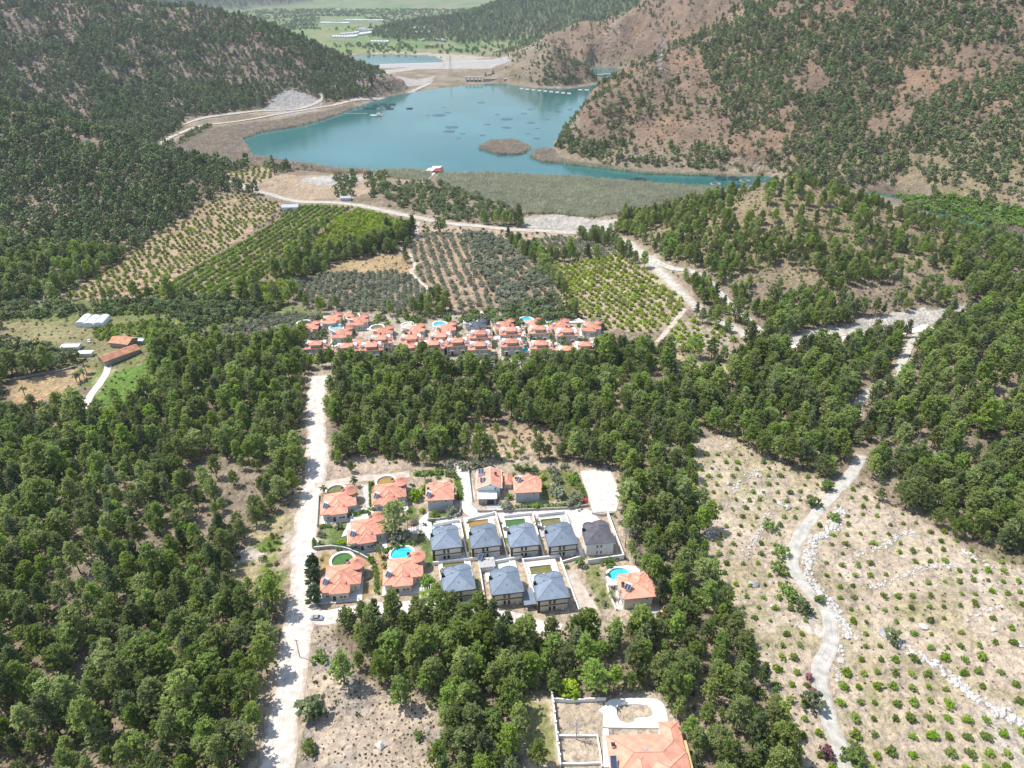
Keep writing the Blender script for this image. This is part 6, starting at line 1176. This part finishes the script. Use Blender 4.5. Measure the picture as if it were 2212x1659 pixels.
# dam with sluice and weir
o = empty('sluice_dam', lake_at(cw2(895, 512)), .03)
for k in range(5): MB().box(-16 + 8 * k, 0, -2, 2.2, 6, 12).build('pier', MT['conc'], o)
for k in range(4): MB().box(-12 + 8 * k, .5, -2, 5.7, 1, 6).build('gate', MT['brown'], o)
MB().box(0, 2, 10.02, 40, 7, 1.2).build('deck', MT['conc'], o); MB().box(42, 2, -2, 44, 6, 9).build('wing_wall', MT['stonew'], o); MB().box(66, -3, -2, 5, 14, 10).build('side_wall', MT['conc'], o); tag(o, 'concrete sluice dam with four dark gates at the lake end', 'dam')
w0, w1 = Vector(lake_at(cw2(1645, 470))), Vector(lake_at(cw2(1985, 452))); o = empty('weir', (w0 + w1) / 2, math.atan2(w1.y - w0.y, w1.x - w0.x)); MB().box(0, 0, -3, (w1 - w0).length, 5, 5).build('weir_wall', MT['deck'], o); tag(o, 'long low white weir across the lake arm', 'weir')
e0, e1, e2 = (Vector(lake_at(cw2(*q), 0)) for q in ((310, 420), (700, 408), (1140, 388))); o = empty('embankment', e1)
for a, b_ in ((e0, e1), (e1, e2)):
    d = b_ - a; ang = math.atan2(d.y, d.x); mb = MB(); L_ = d.length; mb.add([(-L_ / 2, -16, -1), (L_ / 2, -16, -1), (L_ / 2, -4, 7), (-L_ / 2, -4, 7), (-L_ / 2, 4, 7), (L_ / 2, 4, 7), (L_ / 2, 16, -1), (-L_ / 2, 16, -1)], [(0, 1, 2, 3), (3, 2, 5, 4), (4, 5, 6, 7), (0, 3, 4, 7), (1, 6, 5, 2)]); p_ = mb.build('bank', MT['conc'], o); p_.location = (a + b_) / 2 - e1; p_.rotation_euler.z = ang
tag(o, 'long pale stone embankment below the far pond', 'embankment')
# lattice pylons
def pylon(cp, h, lab):
    l = ground_at(cp); o = empty('power_pylon', l); mb = MB(); b_ = h * .09
    for sx, sy in ((-1, -1), (1, -1), (1, 1), (-1, 1)): mb.tube((sx * b_, sy * b_, -1), (sx * .5, sy * .5, h), .28, 4)
    for k in range(8):
        z0, z1 = h * k / 8, h * (k + 1) / 8; w0_, w1_ = b_ + (.5 - b_) * k / 8, b_ + (.5 - b_) * (k + 1) / 8
        for y in (-1, 1): mb.tube((-w0_, y * w0_, z0), (w1_, y * w1_, z1), .16, 3); mb.tube((w0_, y * w0_, z0), (-w1_, y * w1_, z1), .16, 3)
    mb.build('tower', MT['metal'], o)
    for z in (.72, .84, .96): MB().tube((-h * .16, 0, h * z), (h * .16, 0, h * z), .25, 4).build('cross_arm', MT['metal'], o)
    return tag(o, lab, 'pylon', 'power pylons')
pylon(cw2(750, 470), 42, 'lattice pylon beside the dam'); pylon(cw2(2045, 445), 46, 'lattice pylon on the crest of the red mountain')
for cp, h, lab in (((648, 1420), 9, 'wooden pole at the dirt road near the bottom'), ((657, 1010), 8, 'wooden pole beside the small orange hut'), ((668, 800), 8, 'wooden pole at the far end of the dirt road')):
    o = empty('utility_pole', ground_at(cp)); MB().tube((0, 0, -.5), (0, 0, h), .16, 6, 0, .1).build('pole', MT['wood'], o); MB().box(0, 0, h - .8, 1.6, .12, .12).build('cross_bar', MT['wood'], o); tag(o, lab, 'pole', 'utility poles')
# ------------------------------------------------------------------ far valley
def gh_mesh(w_, L_, h):
    mb = MB(); n = 6; pr = [(-w_ / 2, 0)] + [(-w_ / 2 * math.cos(math.pi * i / n), h * .55 + h * .45 * math.sin(math.pi * i / n)) for i in range(n + 1)] + [(w_ / 2, 0)]; k = len(pr)
    mb.add([(x, -L_ / 2, z) for x, z in pr] + [(x, L_ / 2, z) for x, z in pr], [(i, i + 1, k + i + 1, k + i) for i in range(k - 1)] + [tuple(range(k)), tuple(range(2 * k - 1, k - 1, -1))]); o = mb.build('greenhouse', MT['film']); d = o.data; bpy.data.objects.remove(o); return d
GM = [gh_mesh(9.4, 60, 5), gh_mesh(9.4, 85, 5), gh_mesh(9.4, 40, 4.5)]
def gh_row(a, b_, k, lab, rz=.1):
    p, q = Vector(lake_at(a, 0)), Vector(lake_at(b_, 0)); n = max(2, int((q - p).length / 9.8))
    for i in range(n):
        l = p.lerp(q, (i + .5) / n); o = obj('greenhouse', GM[(k + (i // 5) % 2) % 3], None, (l.x, l.y, HZ(l.x, l.y)), rz); tag(o, lab, 'greenhouse', 'far valley greenhouses: ' + lab)
gh_row(cw2(10, 232), cw2(170, 232), 0, 'white greenhouse in the left half of the long row'); gh_row(cw2(180, 225), cw2(365, 222), 1, 'white greenhouse in the right half of the long row'); gh_row(cw2(490, 240), cw2(640, 240), 0, 'white greenhouse in the block by the wooded mountain'); gh_row(cw2(30, 62), cw2(120, 62), 1, 'white greenhouse in the farthest row'); gh_row(cw2(90, 128), cw2(330, 130), 0, 'white greenhouse in the upper middle row'); gh_row(cw2(-60, 145), cw2(120, 147), 1, 'white greenhouse in the upper left row'); gh_row(cw2(250, 262), cw2(365, 264), 2, 'white greenhouse in the front row'); gh_row(cw2(425, 135), cw2(480, 133), 2, 'white greenhouse at the foot of the far wood'); gh_row(cw2(605, 257), cw2(720, 262), 2, 'low white greenhouse near the pink house'); gh_row(cw2(60, 215), cw2(180, 214), 2, 'white greenhouse behind the left half of the long row'); gh_row(cw2(200, 205), cw2(330, 206), 2, 'white greenhouse behind the right half of the long row'); gh_row(cw2(500, 228), cw2(600, 228), 0, 'white greenhouse behind the block by the wood'); gh_row(cw2(-420, 26), cw2(-360, 26), 0, 'white greenhouse alone in the green plain')
for i, (x, y, w_, d, h, rf, lab) in enumerate(((205, 205, 42, 18, 10, 'metal', 'long grey hall behind the greenhouses'), (690, 218, 16, 14, 8, 'tile', 'pink house at the foot of the far wood'), (385, 122, 22, 14, 7, 'tile', 'far house beside the upper greenhouses'), (430, 105, 18, 12, 7, 'tile', 'far house highest on the valley edge'), (375, 190, 16, 12, 6, 'tile', 'far house right of the minaret'), (290, 112, 18, 12, 6, 'tile', 'far house behind the middle greenhouses'), (60, 32, 26, 14, 6, 'tile', 'far farmhouse at the top of the valley'), (-40, 22, 20, 14, 6, 'metal', 'far pale farmhouse beside the field road'), (580, 262, 20, 10, 5, 'metal', 'low pale shed in front of the far wood'), (800, 262, 26, 10, 5, 'ridge', 'reddish shed near the pond'))):
    l = lake_at(cw2(x, y), 0); o = empty('valley_house', (l[0], l[1], HZ(l[0], l[1])), .1 * i); MB().box(0, 0, 0, w_, d, h).build('wall', MT['white'], o); MB().hip(-w_ / 2 - 1, w_ / 2 + 1, -d / 2 - 1, d / 2 + 1, h, .35).build('roof', [MT[rf], MT['ridge']], o, uv=True)
    for k in range(3): window(o, (k - 1) * w_ / 3.5, -d / 2 - .03, h * .35, 1.8, 1.8)
    tag(o, lab, 'house', 'far valley houses')
o = empty('minaret', lake_at(cw2(305, 190), 0)); MB().cyl(0, 0, 0, 26, 1.9, 1.6, 12).build('shaft', MT['white'], o); MB().cyl(0, 0, 26, 27.5, 2.8, 2.8, 12).build('balcony', MT['white'], o); MB().cyl(0, 0, 27.5, 34, 1.4, 1.3, 12).build('upper_shaft', MT['white'], o); MB().cyl(0, 0, 34, 40, 1.6, .05, 12).build('spire', MT['metal'], o); tag(o, 'slim white minaret among the far valley houses', 'minaret')
# ------------------------------------------------------------------ farm at the left
def gable(name, cp, w_, d, h, rz, roof, wall, lab, pitch=.4, cat='barn'):
    o = empty(name, ground_at(cp), rz); MB().box(0, d / 2, 0, w_, d, h).build('wall', MT[wall], o); mb = MB(); z = h; zt = h + d / 2 * pitch; x0, x1 = -w_ / 2 - .5, w_ / 2 + .5
    E = [(x0, -.6, z - .1), (x1, -.6, z - .1), (x1, d / 2, zt), (x0, d / 2, zt), (x1, d + .6, z - .1), (x0, d + .6, z - .1)]; mb.add(E, [(0, 1, 2, 3), (3, 2, 4, 5)]); mb.add([(x0 + .5, 0, z), (x0 + .5, d / 2, zt - .15), (x0 + .5, d, z), (x1 - .5, 0, z), (x1 - .5, d / 2, zt - .15), (x1 - .5, d, z)], [(0, 1, 2), (5, 4, 3)], 1); mb.build('roof', [MT[roof], MT[wall]], o, uv=True); return tag(o, lab, cat)
MT['oldtile'] = tiles('weathered_tiles', (.5, .235, .14), .8, None, .8, .25)
gable('barn', cL(770, 660), 21, 8.5, 3.4, R(50), 'oldtile', 'stonew', 'long orange roofed barn wing running down to the farm track'); gable('barn', cL(745, 585), 13, 9, 3.3, R(-12), 'oldtile', 'stonew', 'shorter orange roofed barn wing at the yard'); gable('shed', cL(870, 560), 5, 3, 2.6, R(-8), 'metal', 'grey', 'metal lean-to beside the long barn', .2, 'shed')
o = empty('polytunnel', ground_at(cL(555, 462)), R(6))
for k in range(3): p_ = obj('arched_bay', gh_mesh(6, 13, 3.8), o, (-6.1 + 6.1 * k, 7 if k else 9, 0))
tag(o, 'white three bay polytunnel beside the dark citrus plot', 'greenhouse'); gable('shed', cL(440, 600), 10, 5, 2.6, R(3), 'metal', 'white', 'pale roofed shed in the farm trees', .2, 'shed'); gable('caravan', cL(525, 640), 9, 3, 2.6, R(3), 'white', 'white', 'long white caravan beside the brown field', .15, 'caravan'); gable('hut', cL(228, 945), 4, 3.5, 2.2, R(0), 'tile', 'cream', 'tiny orange roofed hut in the left wood', .5, 'hut'); gable('field_shed', cT(1805, 1310), 15, 10, 3.4, R(4), 'metal', 'white', 'white roofed shed beside the lake road and rows', .25, 'shed'); gable('shed', cT(2150, 1250), 10, 7, 3, R(3), 'metal', 'grey', 'grey shed under the shore pines', .25, 'shed')
wall_line('field_wall', [cL(70, 790), cL(200, 760), cL(350, 735), cL(480, 705)], 1.2, .4, 'stonew', 'rubble wall along the brown field')
for i, (x, y) in enumerate(((480, 800), (500, 790), (525, 770), (540, 745), (320, 600), (160, 890))): palm(cL(x, y), 1.1, ['palm by the brown field corner', 'second palm by the brown field', 'third palm by the brown field', 'palm where the farm track bends', 'palm among farm sheds', 'palm at the lower left wood'][i], True, 'farm palms')
# ------------------------------------------------------------------ low scrub and stones
def place_scrub():
    parts = [stand(-470, 480, 95, 700, 4.2, lambda x, y, z: .28 + .3 * cl(x, y, 25, .45, .6, 71), [LAKE, RIVER, ZFAR, ZV, ZMAN, ZL2, ZL3, ZL4, ZO2, ZO3, ZS, ZS2, ZREED, ZREED2, ZCUT, ZF1, ZR, ZL1, ZGRAV, ZORCH]), stand(30, 1000, 620, 1500, 6.5, lambda x, y, z: sstep(1, 3, z) * .5), stand(-1200, -240, 560, 1600, 9, lambda x, y, z: sstep(2, 6, z) * .35)]
    parts.append(stand(95, 420, 430, 680, 3.4, lambda x, y, z: sstep(2, 6, z) * .5)); a = np.array(ZORCH); parts.append(stand(a[:, 0].min(), 300, 95, 330, 2.6, lambda x, y, z: .22 + .35 * cl(x, y, 16, .5, .62, 73), [ZV, ZMAN], 1.2)); parts.append(stand(-75, 20, 95, 190, 1.7, lambda x, y, z: .35 + .55 * cl(x, y, 9, .42, .58, 74), [ZV, ZMAN], 1.2)); b_ = [ZV]; parts.append(stand(-130, 90, 185, 310, 3.0, lambda x, y, z: .12 + 0 * x, [], 1.5) if False else parts[0][:3])
    parts = parts[:-1]; x, y, z = (np.concatenate([p[i] for p in parts]) for i in range(3)); near = y < 330
    src = far_source('scrub_bush', BUSH['scrub'], 'olive brown scrub bush on the dry bank beside the dirt road', 'bush', 'scrub bushes on the dry bank', [ground_at(q)[:2] for q in (cB(60, 1130), cB(130, 1100), cB(200, 1250), cB(330, 1330))])
    inor = inpoly(x, y, ZORCH) | ((x > -75) & (x < 20) & (y < 190)); s = np.where(y > 600, rng.uniform(.9, 2.0, len(x)), np.where(inor, rng.uniform(.18, .55, len(x)), rng.uniform(.4, 1.2, len(x))))
    scatter_stuff('scrub', 'low dry scrub over slopes and clearings', src, np.stack([x, y, z - .1], 1), rng.uniform(0, 6, len(x)), s, rng.integers(0, 4, len(x)))
    # bright broadleaf undergrowth near the woods' edges
    mx, my, mz = stand(-470, 430, 95, 560, 7.5, lambda x, y, z: .04 + .55 * cl(x, y, 32, .55, .66, 81)); k = len(mx); src = [o for o in col.objects if o.name.startswith('roadside_bush')]
    src = [next(c for c in o.children if c.name.startswith('crown')) for o in src if any(c.data in BUSH['maquis'] for c in o.children)][:4]
    k = len(mx); scatter_stuff('undergrowth', 'bright green broadleaf undergrowth between the pines', src, np.stack([mx, my, mz - .2], 1), rng.uniform(0, 6, k), rng.uniform(.6, 1.5, k), rng.integers(0, len(src), k))
    q = [ZCLR1, ZCLR3, WP([(880, 985), (1000, 985), (1250, 985), (1250, 1008), (1030, 992), (880, 1015)]), ZCLR2]; gx, gy = jgrid(-140, 90, 190, 330, 4.6); m = np.any([inpoly(gx, gy, k) for k in q], 0) & (rng.random(len(gx)) < .5) & ~blocked(gx, gy, [], 2); gx, gy = gx[m], gy[m]; n = len(gx)
    scatter_stuff('young_pines', 'young pines and shrubs in the clearings around the village', [PSRC[0], PSRC[2], src[0], src[1 % len(src)]], np.stack([gx, gy, H(gx, gy)], 1), rng.uniform(0, 6, n), rng.uniform(.22, .6, n), rng.integers(0, 4, n))
    # garden greenery of the far villas
    a = np.array(ZFAR); gx, gy = jgrid(a[:, 0].min(), a[:, 0].max(), a[:, 1].min(), a[:, 1].max(), 4.2); HS = [(o.location.x, o.location.y) for o in col.objects if o.name.startswith(('turret_villa', 'twin_villa'))]
    m = inpoly(gx, gy, ZFAR) & (rng.random(len(gx)) < .5)
    for hx, hy in HS: m &= np.hypot(gx - hx, gy - hy) > 9.5
    for po in POOLFAR: m &= np.hypot(gx - po.location.x, gy - po.location.y) > 6
    gx, gy = gx[m], gy[m]; n = len(gx)
    for i in range(min(n, 90)):
        kd = ('maquis', 'olive', 'lime', 'maquis')[i % 4]; o = obj('garden_bush', BUSH[kd][i % 4], None, (gx[i], gy[i], HZ(gx[i], gy[i])), i, float(rng.uniform(.7, 1.4) * (1.5 if i % 3 == 0 else 1))); tag(o, {'maquis': 'green bush', 'olive': 'grey green bush', 'lime': 'lime green bush'}[kd] + ' in the gardens between the far villas', 'bush', 'far garden bushes: ' + kd)
place_scrub()
def village_clutter():
    a = np.array(ZV); gx, gy = jgrid(a[:, 0].min(), a[:, 0].max(), a[:, 1].min(), a[:, 1].max(), 4.5); m = inpoly(gx, gy, ZV) & (rng.random(len(gx)) < .6) & ~blocked(gx, gy, [], 1.0)
    for o in col.objects:
        if o.parent is None and o.name.startswith(('turret_villa', 'grey_roofed', 'hip_roofed', 'gable_house')): m &= np.hypot(gx - o.location.x, gy - o.location.y) > 10.5
        if o.parent is None and o.name.startswith(('round_pool', 'pool_terrace')): m &= np.hypot(gx - o.location.x, gy - o.location.y - (11 if 'terrace' in o.name and o.type == 'EMPTY' else 0)) > 6.8
    for q in ([c2(1340, 160), c2(1600, 125), c2(1670, 150), c2(1780, 420), c2(1730, 590), c2(1480, 600), c2(1440, 480)], [c2(1190, 1260), c2(1280, 1260), c2(1540, 1659), c2(1340, 1659)], [c2(1180, 590), c2(1440, 600), c2(1440, 700), c2(1330, 900), c2(1400, 1120), c2(1300, 1080), c2(1230, 700)]): m &= ~inpoly(gx, gy, WP(q))
    gx, gy = gx[m], gy[m]
    for i in range(min(120, len(gx))):
        kd = ('maquis', 'scrub', 'citrus', 'olive', 'scrub')[i % 5]; o = obj('garden_shrub', BUSH[kd][i % 4], None, (gx[i], gy[i], HZ(gx[i], gy[i])), i, float(rng.uniform(.35, .75) * (1.5 if kd == 'scrub' else 1))); tag(o, {'maquis': 'small dark green shrub', 'scrub': 'small dry brownish shrub', 'citrus': 'small bright green shrub', 'olive': 'small silvery shrub'}[kd] + ' in the near village gardens', 'bush', 'village shrubs: ' + kd)
village_clutter()
DEAD = []
for k in range(2):
    rd = random.Random(900 + k); tb = MB()
    for i in range(5): tb.tube((.15 * i * (k - .5), .1 * i, 2.0 * i - .3), (.15 * (i + 1) * (k - .5), .1 * (i + 1), 2.0 * (i + 1) - .3), .2 - .035 * i, 5, 0, .17 - .03 * i)
    br = MB()
    for i in range(34):
        z = 2.5 + i * .2; a = i * 2.4; l_ = 2.6 * (1 - i / 42) * rd.uniform(.6, 1.1); e = (math.cos(a) * l_, math.sin(a) * l_, z + l_ * .35); br.tube((0, .05 * z, z), e, .06, 3, 0, .02)
        for j in range(3): br.tube([q * .6 for q in e[:2]] + [z + l_ * .2], (e[0] * 1.0 + rd.gauss(0, .5), e[1] + rd.gauss(0, .5), e[2] + rd.uniform(0, .8)), .035, 3, 0, .015)
    t_, b_ = tb.build('trunk', MT['deadwood'] if 'deadwood' in MT else MT.setdefault('deadwood', M('grey_dead_wood', (.36, .33, .3), .95, .2, 1))), br.build('branches', MT['deadwood']); DEAD.append((t_.data, b_.data)); bpy.data.objects.remove(t_); bpy.data.objects.remove(b_)
for i, (cp, lab) in enumerate(((cL(430, 1230), 'in the upper left wood'), (cB(1120, 700), 'behind the village lane'), (cB(1690, 1480), 'above the mansion wall'), (c2(1830, 980), 'bare grey at the wood edge right of the unfinished villa'), (cB(1950, 640), 'below the cream house at the wood edge'), ((330, 1480), 'in the lower left wood'), ((210, 1290), 'at the left wood gap'), ((1900, 960), 'in the wood above the gravel road'), (cE(1540, 1200), 'high in the right wood'), (cF(650, 420), 'in the middle wood'), (cF(1300, 250), 'in the wood below the far villas'))):
    o = empty('dead_tree', ground_at(cp), i, .8 + .1 * (i % 4)); obj('trunk', DEAD[i % 2][0], o); obj('branches', DEAD[i % 2][1], o); tag(o, 'grey leafless pine ' + lab, 'tree', 'dead pines')
# ------------------------------------------------------------------ air
hz = MB(); hz.box(0, 3600, -14, 15000, 9600, 960); o = hz.build('haze', [])
m, N, L, b = mk('haze_air'); N.remove(b); v = N.new('ShaderNodeVolumePrincipled'); v.inputs['Color'].default_value = (.80, .88, 1, 1); v.inputs['Density'].default_value = .000062; v.inputs['Anisotropy'].default_value = .25
L.new(v.outputs[0], N['Material Output'].inputs['Volume']); o.data.materials.append(m); tag(o, 'thin blue summer haze over the valley', None, None, 'stuff')
